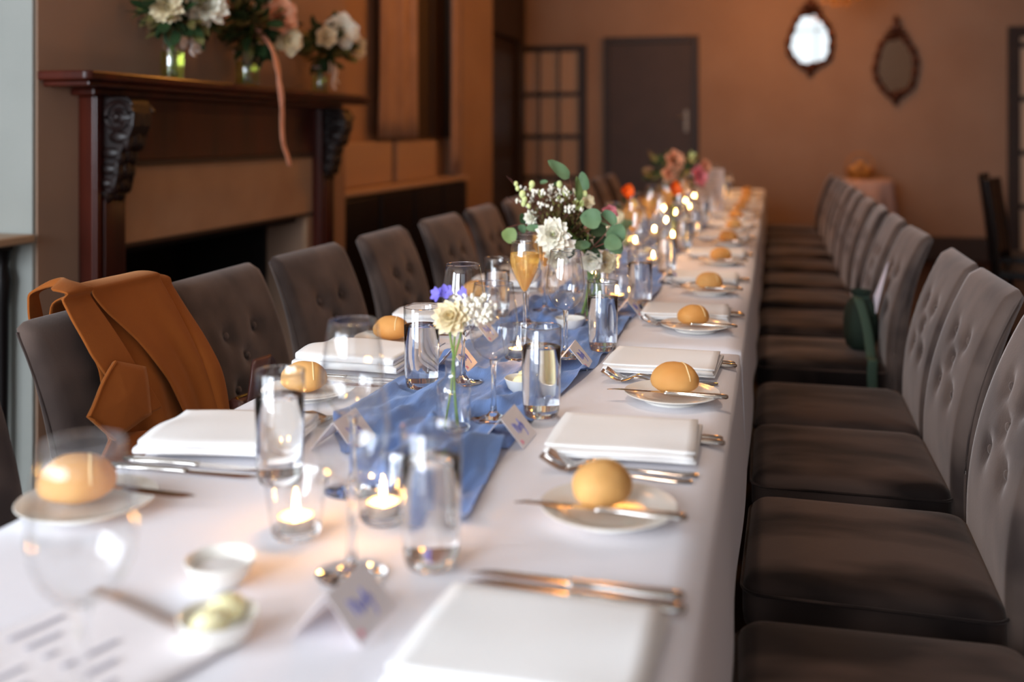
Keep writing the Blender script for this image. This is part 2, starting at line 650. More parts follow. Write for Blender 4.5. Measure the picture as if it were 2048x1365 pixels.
# skirting boards
for nm, x0, x1, y0, y1 in (('baseboard_far', -0.67, 2.12, 10.18, 10.2),
                           ('baseboard_right', 3.18, 3.2, -3.0, 10.18), ('baseboard_pier', -2.17, -2.15, 6.91, 7.71)):
    b = MB()
    b.bbox(x0, x1, y0, y1, 0, 0.20)
    if nm == 'baseboard_far':
        b.bbox(x0, x1, y0 + 0.008, y1, 0.20, 0.225)
    else:
        b.bbox(x0 + 0.0, x1, y0, y1, 0.20, 0.225)
    struct(b.build(nm, M['skirt'], smooth=False, bevel=0.004))

# far doors
d1 = bpy.data.objects.new('door_1', None)
COL.objects.link(d1)
d1['kind'] = 'structure'
d1.location = (-1.195, 10.2, 0)
b = MB()
b.bbox(-0.48, -0.42, -0.05, 0, 0, 2.19)
b.bbox(0.42, 0.48, -0.05, 0, 0, 2.19)
b.bbox(-0.42, 0.42, -0.05, 0, 2.12, 2.19)
b.build('door_frame', M['frame'], d1, smooth=False, bevel=0.006)
b = MB()
b.bbox(-0.42, 0.42, -0.022, -0.002, 0.005, 2.115)
b.build('door_leaf', M['door'], d1, smooth=False)
b = MB()
b.bbox(0.335, 0.375, -0.032, -0.022, 1.22, 1.44)
b.build('handle_plate', M['handle'], d1, smooth=False, bevel=0.003)
b = MB()
b.tube([(0.355, -0.03, 1.37), (0.355, -0.065, 1.37), (0.27, -0.07, 1.37)], 0.009, 8)
b.ball((0.355, -0.036, 1.27), 0.012)
b.build('door_handle', M['handle'], d1)

d2 = bpy.data.objects.new('door_2', None)       # glazed lattice door with net behind
COL.objects.link(d2)
d2['kind'] = 'structure'
d2.location = (-2.20, 10.2, 0)
b = MB()
b.bbox(-0.40, -0.355, -0.05, 0, 0, 2.12)
b.bbox(0.30, 0.345, -0.05, 0, 0, 2.12)
b.bbox(-0.355, 0.30, -0.05, 0, 2.065, 2.12)
b.build('door_frame', M['frame'], d2, smooth=False, bevel=0.005)
for z in (1.59, 1.15, 0.72, 0.30):
    b = MB()
    b.bbox(-0.355, 0.30, -0.04, -0.012, z, z + 0.045)
    b.build('glazing_rail', M['frame'], d2, smooth=False)
for x in (-0.355, -0.165, 0.045, 0.26):
    b = MB()
    b.bbox(x, x + (0.04 if x in (-0.355, 0.26) else 0.022), -0.045, -0.012, 0.1, 2.065)
    b.build('glazing_bar', M['frame'], d2, smooth=False)
b = MB()
b.bbox(-0.355, 0.30, -0.028, -0.024, 0.1, 2.065)
b.build('pane', M['pane'], d2, smooth=False)
b = MB()
b.grid(lambda s, t: (-0.355 + 0.655 * s, -0.010 + 0.006 * sin(s * 2 * pi * 9), 0.05 + 2.0 * t), 90, 2)
b.build('net_curtain', M['net'], d2)
b = MB()
b.ball((0.275, -0.06, 1.2), 0.016)
b.build('door_knob', M['steel'], d2)

d3 = bpy.data.objects.new('door_3', None)       # dark door on the left wall beyond the pier
COL.objects.link(d3)
d3['kind'] = 'structure'
b = MB()
b.bbox(-2.62, -2.50, 7.72, 7.90, 0, 2.9)
b.bbox(-2.62, -2.50, 9.95, 10.15, 0, 2.9)
b.bbox(-2.62, -2.50, 7.90, 9.95, 2.15, 2.9)
b.build('door_frame', M['frame'], d3, smooth=False, bevel=0.01)
for y0, y1 in ((7.90, 8.92), (8.93, 9.95)):
    b = MB()
    b.bbox(-2.60, -2.56, y0, y1, 0.005, 2.15)
    lf = b.build('door_leaf', M['curtain_b'], d3, smooth=False)
    for z0, z1 in ((0.2, 0.95), (1.1, 2.0)):
        b = MB()
        b.bbox(-2.56, -2.548, y0 + 0.14, y1 - 0.14, z0, z1)
        b.build('door_panel', M['frame'], lf, smooth=False, bevel=0.005)

d4 = bpy.data.objects.new('door_4', None)       # glazed door at the far wall's right end
COL.objects.link(d4)
d4['kind'] = 'structure'
d4.location = (2.62, 10.2, 0)
b = MB()
b.bbox(-0.50, -0.40, -0.06, 0, 0, 2.2)
b.bbox(0.40, 0.50, -0.06, 0, 0, 2.2)
b.bbox(-0.40, 0.40, -0.06, 0, 2.1, 2.2)
b.build('door_frame', M['frame'], d4, smooth=False, bevel=0.006)
b = MB()
b.bbox(-0.40, 0.40, -0.02, -0.005, 0, 2.1)
b.build('pane', M['net'], d4, smooth=False)
for z in (0.5, 1.0, 1.5, 2.0):
    b = MB()
    b.bbox(-0.4, 0.4, -0.045, -0.02, z, z + 0.05)
    b.build('glazing_rail', M['frame'], d4, smooth=False)

# alcove window: dark shutters behind curtains, cream panels below
wn = bpy.data.objects.new('window_3', None)
COL.objects.link(wn)
wn['kind'] = 'structure'
b = MB()
b.bbox(-2.30, -2.275, 5.62, 6.88, 1.17, 2.9)
b.build('shutter', M['curtain_b'], wn, smooth=False)
for y in (5.60, 6.1, 6.5, 6.86):
    b = MB()
    b.bbox(-2.30, -2.25, y, y + 0.02, 1.17, 2.9)
    b.build('window_frame', M['frame'], wn, smooth=False, bevel=0.004)
tr = bpy.data.objects.new('trim_window_panelling', None)
COL.objects.link(tr)
tr['kind'] = 'structure'
for y0, y1 in ((4.66, 5.70), (5.78, 6.52)):
    b = MB()
    b.bbox(-2.30, -2.235, y0, y1, 0.905, 1.155)
    b.build('panel', M['ledge'], tr, smooth=False, bevel=0.006)
b = MB()
b.bbox(-2.30, -2.26, 5.70, 5.78, 0.905, 1.13)
b.build('panel_gap', M['frame'], tr, smooth=False)


def curtain(name, label, x, y0, y1, z0, z1, folds, amp, m):
    o = thing(name, label, 'curtain', (x, (y0 + y1) / 2, 0), 0, 'curtains of the alcove window')
    hw = (y1 - y0) / 2
    b = MB()

    def fn(s, t):
        y = -hw + 2 * hw * s
        k = 0.75 + 0.25 * t
        return (amp * sin(s * 2 * pi * folds + 0.6 * sin(3 * t)) * (0.6 + 0.4 * sin(s * 17)) * k, y * (1 - 0.06 * sin(pi * t)), z0 + (z1 - z0) * t)
    b.grid(fn, int(folds * 12), 14)
    b.build('curtain_cloth', m, o, solid=0.003)
    b = MB()
    b.tube([(0, -hw - 0.03, z1 + 0.01), (0, hw + 0.03, z1 + 0.01)], 0.012, 8)
    b.build('curtain_rail', M['frame'], o)
    return o


curtain('curtain', 'taupe pleated curtain hanging nearer the fireplace, left of the dark shutter', -2.225, 5.44, 6.12, 1.175, 3.0, 6, 0.034, M['curtain'])
curtain('curtain', 'narrow bunched brown curtain beside the orange wall pier', -2.18, 6.66, 6.88, 0.93, 3.0, 3, 0.03, M['curtain'])

# black cabinet under the alcove window
cab = thing('low_cabinet', 'long low black cabinet with cream top in the alcove past the fireplace', 'cabinet', (-2.22, 5.8, 0))
b = MB()
b.bbox(-0.075, 0.08, -1.12, 1.09, 0, 0.87)
b.build('cabinet_body', M['black'], cab, smooth=False, bevel=0.005)
for k in range(4):
    y = -1.1 + k * 0.55
    b = MB()
    b.bbox(0.08, 0.092, y + 0.01, y + 0.53, 0.08, 0.85)
    dd = b.build('cabinet_door', M['black'], cab, smooth=False, bevel=0.004)
    b = MB()
    b.ball((0.105, y + 0.48, 0.5), 0.013)
    b.build('door_knob', M['steel'], dd)
b = MB()
b.bbox(-0.075, 0.105, -1.13, 1.10, 0.87, 0.90)
b.build('cabinet_top', M['ledge'], cab, smooth=False, bevel=0.006)

# ------------------------------------------------------------------ fireplace surround
fp = thing('fireplace_mantel', 'dark carved mahogany fireplace surround with beige stone slab and broad shelf', 'fireplace', (-2.08, 3.4, 0))
FY = 3.4
b = MB()
out = [(0.0, -0.925), (0.165, -0.925), (0.180, -0.91), (0.180, 1.165), (0.165, 1.18), (0.0, 1.18)]
b.prism(out, 'z', 1.357, 1.385)
b.build('shelf', M['mahogany'], fp, smooth=False, bevel=0.006)
b = MB()
b.prism([(0, -0.90), (0.160, -0.90), (0.160, 1.155), (0, 1.155)], 'z', 1.34, 1.357)
b.prism([(0, -0.78), (0.085, -0.78), (0.085, 1.04), (0, 1.04)], 'z', 1.318, 1.34)
b.build('shelf_moulding', M['mahogany'], fp, smooth=False, bevel=0.005)
b = MB()
b.bbox(0.0, 0.04, 2.818 - FY, 4.24 - FY, 1.112, 1.318)
b.build('frieze', M['mahogany'], fp, smooth=False, bevel=0.003)


def corbel(y, parent):
    """Scrolled bracket: fat volute above, S-curve tapering to a leaf tip."""
    w_ = 0.048
    prof = [(0.055, 1.318), (0.140, 1.318), (0.158, 1.30), (0.166, 1.265), (0.163, 1.225), (0.148, 1.19), (0.128, 1.16), (0.113, 1.13),
            (0.108, 1.10), (0.106, 1.07), (0.098, 1.04), (0.084, 1.018), (0.068, 1.008), (0.055, 1.005)]
    m_ = MB()
    m_.prism([(a, z) for a, z in prof], 'y', y - w_, y + w_)
    c = m_.build('corbel', M['carving'], parent, smooth=False, bevel=0.006)
    for side in (-1, 1):
        s_ = MB()
        pts = []
        for k in range(40):
            t = k / 39
            a = t * 4.2 * pi + 0.3
            r_ = 0.048 * (1 - t) + 0.005
            pts.append((0.112 + r_ * cos(a), y + side * (w_ + 0.004), 1.252 + r_ * sin(a)))
        s_.tube(pts, [0.010 * (1 - 0.5 * k / 39) for k in range(40)], 6)
        s_.ball((0.112, y + side * (w_ + 0.006), 1.252), 0.014)
        s_.build('scroll', M['carving'], c)
    l_ = MB()
    for k, (px, pz, r_) in enumerate(((0.160, 1.25, 0.03), (0.146, 1.19, 0.03), (0.118, 1.14, 0.028), (0.110, 1.09, 0.026), (0.100, 1.045, 0.022), (0.078, 1.012, 0.018))):
        for q in (-1, 0, 1):
            l_.ball((px - 0.010 - 0.004 * abs(q), y + q * 0.031, pz - 0.006 * abs(q)), (r_ * 0.62, 0.022, r_ * 1.35), 8, 6)
        for side in (-1, 1):
            l_.ball((px - 0.035, y + side * w_, pz), (r_ * 1.2, 0.010, r_ * 0.7), 8, 6, T=None)
    l_.build('acanthus_leaf', M['carving'], c)
    return c


for y0, y1 in ((2.657, 2.818), (4.24, 4.40)):
    b = MB()
    b.bbox(0, 0.055, y0 - FY, y1 - FY, 0, 1.318)
    pl = b.build('pilaster', M['mahogany'], fp, smooth=False, bevel=0.004)
    b = MB()
    b.bbox(0.055, 0.063, y0 - FY + 0.045, y1 - FY - 0.012, 0.14, 1.318)
    b.build('pilaster_panel', M['mahogany'], pl, smooth=False, bevel=0.005)
    b = MB()
    b.bbox(0.055, 0.063, y0 - FY + 0.004, y0 - FY + 0.028, 0.14, 1.318)
    b.build('bead_moulding', M['mahogany'], pl, smooth=False, bevel=0.005)
    b = MB()
    b.bbox(0, 0.08, y0 - FY - 0.012, y1 - FY + 0.012, 0, 0.14)
    b.build('plinth_block', M['mahogany'], pl, smooth=False, bevel=0.006)
    corbel((y0 + y1) / 2 - FY + 0.012, fp)
b = MB()
b.bbox(0.0, 0.022, 2.818 - FY, 4.24 - FY, 0.825, 1.112)
b.bbox(0.0, 0.022, 4.185 - FY, 4.24 - FY, 0, 0.825)
b.build('stone_slab', M['slab'], fp, smooth=False, bevel=0.002)
b = MB()
b.bbox(0.022, 0.034, 2.82 - FY, 4.238 - FY, 1.092, 1.112)
b.build('slab_trim', M['skirt'], fp, smooth=False)
b = MB()
b.bbox(0.022, 0.028, 2.82 - FY, 4.238 - FY, 0.826, 0.840)
b.build('steel_edging', M['skirt'], fp, smooth=False)

# little console left of the chimney breast
cn = thing('console_table', 'narrow console with pale wooden top and black leg against the white wall', 'table', (-2.40, 2.33, 0))
b = MB()
b.bbox(-0.4, 0.34, -0.12, 0.12, 0.885, 0.91)
b.build('table_top', M['oak'], cn, smooth=False, bevel=0.006)
for x in (-0.36, 0.25):
    for y in (-0.09, 0.09):
        b = MB()
        b.lathe([(0.012, 0), (0.018, 0.02), (0.014, 0.1), (0.02, 0.7), (0.028, 0.78), (0.018, 0.82), (0.024, 0.85), (0.03, 0.866)], 12, T3(x, y, 0), True, True)
        b.build('leg', M['black'], cn)
b = MB()
b.bbox(-0.38, 0.28, -0.1, 0.1, 0.866, 0.885)
b.build('apron', M['black'], cn, smooth=False)

# ------------------------------------------------------------------ mirrors on the far wall


def mirror(name, label, x, z, outline, hh, tilt, crest):
    o = thing(name, label, 'mirror', (x, 10.2 - 0.055, z))
    o.rotation_euler = (R(tilt), 0, 0)
    o['group'] = 'gilt mirrors on the far wall'
    b = MB()
    n = len(outline)
    b.prism([(p[0], p[1]) for p in outline], 'y', -0.004, 0.004)
    b.build('mirror_glass', M['mirror'], o, smooth=False)
    # carved frame: rope of varying thickness following the outline
    fr = MB()
    pts = [Vector((p[0] * 1.07, -0.006, p[1] * 1.05)) for p in outline]
    N_ = 96
    dense = []
    for k in range(N_):
        t = k / N_ * n
        i = int(t) % n
        f = t - int(t)
        dense.append(pts[i].lerp(pts[(i + 1) % n], f))
    rings = []
    for k in range(N_):
        p = dense[k]
        d = (dense[(k + 1) % N_] - dense[k - 1]).normalized()
        a = Vector((0, 1, 0))
        bb = d.cross(a).normalized()
        r_ = 0.028 + 0.006 * sin(k / N_ * 2 * pi * 16)
        rings.append([p + (a * cos(q * pi / 4) * 0.9 + bb * sin(q * pi / 4)) * r_ for q in range(8)])
    rings.append(rings[0])
    fr.rings(rings, None, False, False)
    fr.build('frame', M['gilt'], o)
    cr = MB()
    for s_ in (-1, 1):
        for k in range(5):
            a = k / 4 * 1.25
            cr.ball((s_ * (0.03 + 0.05 * a), -0.012, hh + 0.05 - 0.05 * a + 0.02 * sin(k * 2.0)), (0.030 - 0.003 * k, 0.018, 0.026 - 0.003 * k), 8, 6)
        pts2 = [(s_ * (0.02 + 0.035 * t + 0.028 * cos(t * 5)), -0.012, hh + 0.03 + 0.028 * sin(t * 5)) for t in [q / 12 * 1.2 for q in range(13)]]
        cr.tube(pts2, 0.011, 6)
    cr.ball((0, -0.014, hh + crest * 0.6), (0.032, 0.02, crest * 0.6), 8, 6)
    cr.build('crest', M['gilt'], o)
    ft = MB()
    for k, (xx, zz, r_) in enumerate(((0, -0.05, 0.045), (-0.05, -0.025, 0.032), (0.05, -0.025, 0.032), (0, -0.095, 0.028))):
        ft.ball((xx, -0.012, -hh + zz + 0.01), (r_, 0.018, r_ * 0.8), 8, 6)
    ft.build('foot_ornament', M['gilt'], o)
    return o


def cartouche(hw, hh, pinch, notch):
    pts = []
    n = 48
    for k in range(n):
        a = 2 * pi * k / n
        r_ = 1 + 0.03 * sin(a * 6) - notch * max(0, cos(a - pi / 2)) ** 12 - notch * 0.5 * max(0, cos(a + pi / 2)) ** 12
        wv = 1 - pinch * (0.5 + 0.5 * sin(a)) ** 1.5
        pts.append((hw * cos(a) * r_ * wv, hh * sin(a) * r_))
    return pts


mirror('wall_mirror', 'shield-shaped gilt mirror reflecting bright white, higher and nearer the door', 0.355, 2.13, cartouche(0.215, 0.27, 0.42, 0.14), 0.27, 3.6, 0.11)
mirror('wall_mirror', 'oval gilt mirror with carved crest and grey reflection, lower and nearer the corner', 1.135, 1.86, cartouche(0.18, 0.28, 0.2, 0.10), 0.28, 3.2, 0.16)

# ------------------------------------------------------------------ chandelier
ch = thing('chandelier', 'amber crystal chandelier hanging near the far wall above the gilt mirrors', 'chandelier', (0.55, 8.7, 0))
b = MB()
b.tube([(0, 0, 2.62), (0, 0, 3.1)], 0.008, 8)
b.lathe([(0.05, 3.1), (0.045, 3.07), (0.01, 3.05)], 16)
b.build('rod', M['gold'], ch)
b = MB()
for r_, z in ((0.26, 2.52), (0.17, 2.66)):
    pts = [(r_ * cos(2 * pi * k / 32), r_ * sin(2 * pi * k / 32), z) for k in range(33)]
    b.tube(pts, 0.008, 6, caps=False)
for k in range(8):
    a = 2 * pi * k / 8
    b.tube([(0, 0, 2.70), (0.13 * cos(a), 0.13 * sin(a), 2.60), (0.26 * cos(a), 0.26 * sin(a), 2.52)], 0.006, 6)
b.build('arm_ring', M['gold'], ch)
b = MB()
dm = [(0.001, -0.022), (0.010, -0.006), (0.007, 0.006), (0.001, 0.016)]
for ring, (r_, z0, cnt, lay) in enumerate(((0.26, 2.49, 22, 3), (0.17, 2.50, 14, 5), (0.08, 2.46, 8, 5))):
    for k in range(cnt):
        a = 2 * pi * k / cnt
        for q in range(lay):
            b.lathe(dm, 6, T3(r_ * cos(a) * (1 - 0.06 * q), r_ * sin(a) * (1 - 0.06 * q), z0 - 0.045 * q))
b.build('crystal_drops', M['crystal'], ch, angle=20)['kind'] = 'stuff'
for k in range(6):
    a = 2 * pi * k / 6
    b = MB()
    b.ball((0.26 * cos(a), 0.26 * sin(a), 2.59), (0.013, 0.013, 0.028), 8, 6)
    bu = b.build('bulb', M['bulb'], ch)
    b = MB()
    b.lathe([(0.012, 2.53), (0.014, 2.56), (0.012, 2.565)], 10, T3(0.26 * cos(a), 0.26 * sin(a), 0), True, True)
    b.build('bulb_holder', M['gold'], bu)

# ================================================================== chairs
def rrect(hx, hy, r, n=6):
    pts = []
    for cx, cy_, a0 in ((hx - r, hy - r, 0), (-hx + r, hy - r, pi / 2), (-hx + r, -hy + r, pi), (hx - r, -hy + r, 3 * pi / 2)):
        for k in range(n + 1):
            a = a0 + pi / 2 * k / n
            pts.append((cx + r * cos(a), cy_ + r * sin(a)))
    return pts


BUTTONS = [(-0.065, 0.755), (0.065, 0.755), (0.0, 0.70), (-0.07, 0.64), (0.07, 0.64)]


def back_x(z):
    t = max(0.0, (z - 0.48) / 0.405)
    return 0.11 * t * t


def make_chair():
    """Faces -x; the seat front is at x=-0.20 and the back's face starts at x=+0.20."""
    t = thing('dining_chair', 'x', 'chair')
    # seat cushion
    b = MB()
    rings = []
    hx, hy = 0.200, 0.206
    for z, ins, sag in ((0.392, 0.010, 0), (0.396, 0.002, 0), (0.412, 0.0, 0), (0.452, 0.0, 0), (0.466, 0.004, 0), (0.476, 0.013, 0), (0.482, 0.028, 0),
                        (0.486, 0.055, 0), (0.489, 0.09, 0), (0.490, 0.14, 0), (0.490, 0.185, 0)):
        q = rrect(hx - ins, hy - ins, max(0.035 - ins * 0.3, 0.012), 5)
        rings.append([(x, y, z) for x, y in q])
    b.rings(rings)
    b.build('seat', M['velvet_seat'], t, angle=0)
    b = MB()
    pts = [(x, y, 0.4555) for x, y in rrect(hx + 0.0015, hy + 0.0015, 0.035, 5)]
    b.tube(pts + [pts[0]], 0.0028, 5, caps=False)
    b.build('seat_piping', M['velvet_seat'], t)
    # backrest: lower edge below the seat, curved lean, dimpled face
    b = MB()
    nz, ny = 34, 26
    HW = 0.20

    def face(s, z, side):
        y = -HW + 2 * HW * s
        zz = 0.36 + (0.885 - 0.36) * z
        edge = 1 - min(1, min(s, 1 - s) / 0.06)
        top = 1 - min(1, (1 - z) / 0.05)
        rnd = 0.017 * max(edge, top) ** 2.5
        th = 0.072 - 0.034 * z
        if side == 0:
            x = 0.195 + back_x(zz) + rnd
            if zz > 0.5:
                x -= 0.006 * sin(pi * s) * sin(pi * (zz - 0.5) / 0.385)
            for by, bz in BUTTONS:
                d2 = ((y - by) ** 2 + (zz - bz) ** 2)
                x += 0.013 * math.exp(-d2 / 0.00035) + 0.004 * math.exp(-d2 / 0.0022)
            # diagonal pulls between the buttons
            for i1, i2 in ((0, 2), (1, 2), (2, 3), (2, 4)):
                p, q = Vector(BUTTONS[i1]), Vector(BUTTONS[i2])
                dl = (q - p).length
                w_ = ((Vector((y, zz)) - p).dot(q - p)) / dl / dl
                if 0 < w_ < 1:
                    dd = (Vector((y, zz)) - p.lerp(q, w_)).length
                    x += 0.0035 * math.exp(-dd * dd / 0.00008)
        else:
            x = 0.195 + back_x(zz) + th - rnd
        zr = zz - 0.010 * edge ** 2 * top
        return (x, y * (1 - 0.02 * top ** 2), zr)
    n0 = len(b.v)
    b.grid(lambda s, z: face(s, z, 0), ny, nz)
    b.grid(lambda s, z: face(1 - s, z, 1), ny, nz)
    W_ = ny + 1
    off = W_ * (nz + 1)
    fs = []
    for j in range(nz):
        for i0, i1 in ((0, ny), (ny, 0)):
            fs.append((j * W_ + i0, (j + 1) * W_ + i0, off + (j + 1) * W_ + i1, off + j * W_ + i1))
    for i in range(ny):
        fs.append((nz * W_ + i, nz * W_ + i + 1, off + nz * W_ + ny - i - 1, off + nz * W_ + ny - i))
        fs.append((i + 1, i, off + ny - i, off + ny - i - 1))
    b.f += fs
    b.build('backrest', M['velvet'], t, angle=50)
    # seams down the backrest's sides
    for s_ in (-1, 1):
        b = MB()
        b.tube([(0.195 + back_x(z) + 0.024, s_ * (HW + 0.0005), z) for z in [0.37 + 0.5 * k / 14 for k in range(15)]], 0.0022, 5)
        b.build('side_piping', M['velvet'], t)
    for by, bz in BUTTONS:
        b = MB()
        b.ball((0.195 + back_x(bz) + 0.006, by, bz), (0.005, 0.0085, 0.0085), 10, 6)
        b.build('button', M['velvet'], t)
    for x, y, dx in ((-0.165, -0.165, 0), (-0.165, 0.165, 0), (0.24, -0.16, 0.05), (0.24, 0.16, 0.05)):
        b = MB()
        z1 = 0.395
        b.rings([[(x + dx + px * 0.62, y + py * 0.62, 0.0) for px, py in rrect(0.02, 0.02, 0.004, 2)],
                 [(x + px, y + py, z1) for px, py in rrect(0.022, 0.022, 0.004, 2)]])
        b.build('leg', M['leg'], t, smooth=False)
    return t


chair0 = make_chair()
RY = [(1.345, 0, 2), (1.865, 0, -1), (2.383, 0, 0.5), (2.812, 0.0, -0.5), (3.50, 0, 2), (4.07, 0, 0), (4.62, 0, -2), (5.17, 0, 1), (5.77, 0, 0), (6.38, 0, 2),
      (6.95, 0, -1), (7.50, 0, 1), (8.03, -0.02, -3)]
RL = ['grey-brown velvet chair nearest in the row along the right of the table',
      'velvet chair second from front in the right row, wide brushed dark seat',
      'velvet chair third from front in the right row, before the paler-backed one',
      'velvet chair fourth in the right row, just in front of the dark green bag',
      'velvet chair fifth in the right row, holding the dark green bag']
for i, (y, dx, a) in enumerate(RY):
    lab = RL[i] if i < 5 else 'taupe velvet dining chair, %s from the front along the right table side' % ORD[i]
    if i == 12:
        lab = 'last and darkest velvet chair at the far end of the right row'
    o = chair0 if i == 0 else dup(chair0, (0, 0, 0), 0, lab)
    o['label'] = lab
    o['group'] = 'velvet chairs along the right side'
    o.location = (0.155 + dx - (0.012 if i > 3 else 0), y, 0)
    o.rotation_euler = (0, 0, R(a))
LY = [(1.11, 0), (1.60, 0), (2.04, 0), (2.50, 0), (3.05, 0), (3.62, 0), (4.17, 0), (4.76, 0), (5.36, 0), (5.95, 0), (6.55, 0), (7.15, 0), (7.75, 0)]
LL = ['velvet chair at the picture edge, nearest in the row by the fireplace',
      'velvet chair with the camel coat over its buttoned back',
      'velvet chair with the brown leather bag, next past the coat chair',
      'velvet chair in front of the right fireplace pilaster',
      'velvet chair standing before the black cabinet, first past the fireplace']
for i, (y, a) in enumerate(LY):
    lab = LL[i] if i < 5 else 'taupe velvet dining chair, %s from the front along the fireplace side' % ORD[i]
    o = dup(chair0, (-0.893 if i == 1 else -0.912, y, 0), pi + R((i * 37 % 5) - 2), lab)
    o['group'] = 'velvet chairs along the fireplace side'

# black chairs of the next table, in shadow at the right
bc = thing('black_chair', 'black upright wooden chair in shadow before the right-hand wall, nearer one', 'chair', (1.42, 6.0, 0), R(-20), 'black chairs of the next table')
b = MB()
b.rings([[(x, y, z) for x, y in rrect(0.21, 0.20, 0.03)] for z in (0.42, 0.46)])
b.build('seat', M['black'], bc, smooth=False, bevel=0.006)
for x, y in ((-0.18, -0.17), (-0.18, 0.17), (0.18, -0.17), (0.18, 0.17)):
    b = MB()
    b.tube([(x * 1.05, y * 1.05, 0), (x, y, 0.42)], [0.013, 0.018], 8)
    b.build('leg', M['black'], bc)
for s_ in (-1, 1):
    b = MB()
    b.tube([(-0.19, s_ * 0.18, 0.44), (-0.21, s_ * 0.185, 0.7), (-0.25, s_ * 0.18, 0.95)], [0.018, 0.017, 0.014], 8)
    b.build('back_post', M['black'], bc)
b = MB()
b.grid(lambda s, t: (-0.195 - 0.055 * t - 0.03 * sin(pi * s), -0.185 + 0.37 * s, 0.50 + 0.45 * t), 10, 8)
b.build('backrest', M['black'], bc, solid=0.02)
dup(bc, (1.52, 6.75, 0), R(-15), 'black upright wooden chair in shadow, farther one beside the right-hand wall')

# ================================================================== tables and cloths


def trestle(label, y0, y1, x0, x1):
    t = thing('banquet_table', label, 'table', ((x0 + x1) / 2, (y0 + y1) / 2, 0), 0, 'long tables under the white cloths')
    hx, hy = (x1 - x0) / 2, (y1 - y0) / 2
    b = MB()
    b.bbox(-hx, hx, -hy, hy, 0.715, 0.742)
    b.build('tabletop', M['oak'], t, smooth=False)
    for sx in (-1, 1):
        for sy in (-1, 1):
            b = MB()
            b.tube([(sx * (hx - 0.2), sy * (hy - 0.08), 0), (sx * (hx - 0.2), sy * (hy - 0.08), 0.715)], 0.02, 8)
            b.build('leg', M['leg'], t)


trestle('nearest banquet table hidden beneath the front white cloth', 0.36, 2.10, -0.845, -0.075)
trestle('banquet table beneath the long white cloth, next behind the front one', 2.16, 4.24, -0.845, -0.07)
trestle('banquet table beneath the long white cloth, third of the run', 4.26, 6.34, -0.845, -0.07)
trestle('banquet table beneath the long white cloth, farthest of the run', 6.36, 8.42, -0.845, -0.07)

TZ = 0.75


def tablecloth(label, x0, x1, y0, y1, drop, z, seed, ends=(True, True)):
    b = MB()
    xc, yc = (x0 + x1) / 2, (y0 + y1) / 2
    hx, hy = (x1 - x0) / 2, (y1 - y0) / 2
    rr = 0.016
    # sample positions across: overhang, bend, top, bend, overhang
    def samples(h, n, ends=(True, True)):
        s = []
        m_ = 9
        for k in range(m_ if ends[0] else 0):
            s.append(-(h + drop * (1 - k / m_)))
        for k in range(n + 1):
            s.append(-h + 2 * h * k / n)
        for k in range(m_ if ends[1] else 0):
            s.append(h + drop * (k + 1) / m_)
        return s
    us = samples(hx, 22)
    vs = samples(hy, max(30, int((y1 - y0) / 0.045)), ends)

    def place(u, v):
        ex = max(0, abs(u) - hx)
        ey = max(0, abs(v) - hy)
        px, py = max(-hx, min(hx, u)), max(-hy, min(hy, v))
        d = sqrt(ex * ex + ey * ey) if ex and ey else max(ex, ey)
        if d == 0:
            e = min(hx - abs(px), hy - abs(py))
            return (xc + px, yc + py, z - 0.006 * max(0, 1 - e / 0.012) ** 2)
        sx = (1 if u > 0 else -1) if ex else 0
        sy = (1 if v > 0 else -1) if ey else 0
        drp = min(d, drop)
        wv = 0.5 + 0.5 * sin(v * 9 + seed + 1.3 * sin(v * 3.1)) if ex else 0.5 + 0.5 * sin(u * 14 + seed)
        out_ = (0.003 + 0.008 * drp / drop + 0.006 * wv * drp / drop) * min(1, d / 0.02)
        corner = 0.0 * (min(ex, ey) / drop) if ex and ey else 0
        return (xc + px + sx * (out_ + corner), yc + py + sy * (out_ + corner), z - 0.006 - drp + 0.004 * sin(v * 5 + seed))
    b.grid(lambda i, j: place(us[round(i * (len(us) - 1))], vs[round(j * (len(vs) - 1))]), len(us) - 1, len(vs) - 1)
    o = b.build('tablecloth', M['cloth'], angle=0)
    tag(o, label, 'tablecloth', 'white tablecloths')
    return o


tablecloth('white tablecloth on the nearest table, with rounded far corner', -0.862, -0.067, 0.34, 2.135, 0.245, TZ, 0.4, (True, False))
tablecloth('long white tablecloth from behind the front table to the far end', -0.864, -0.064, 2.128, 8.45, 0.245, TZ - 0.0012, 2.1, (True, True))

# ================================================================== the blue runner
FLAT = []      # places where things stand on the runner: (x, y, radius)
RUN_Z = TZ + 0.0015


def flatness(x, y):
    k = 1.0
    for fx, fy, fr in FLAT:
        d = sqrt((x - fx) ** 2 + (y - fy) ** 2)
        k = min(k, max(0.0, min(1.0, (d - fr * 0.95) / 0.020)))
    return k


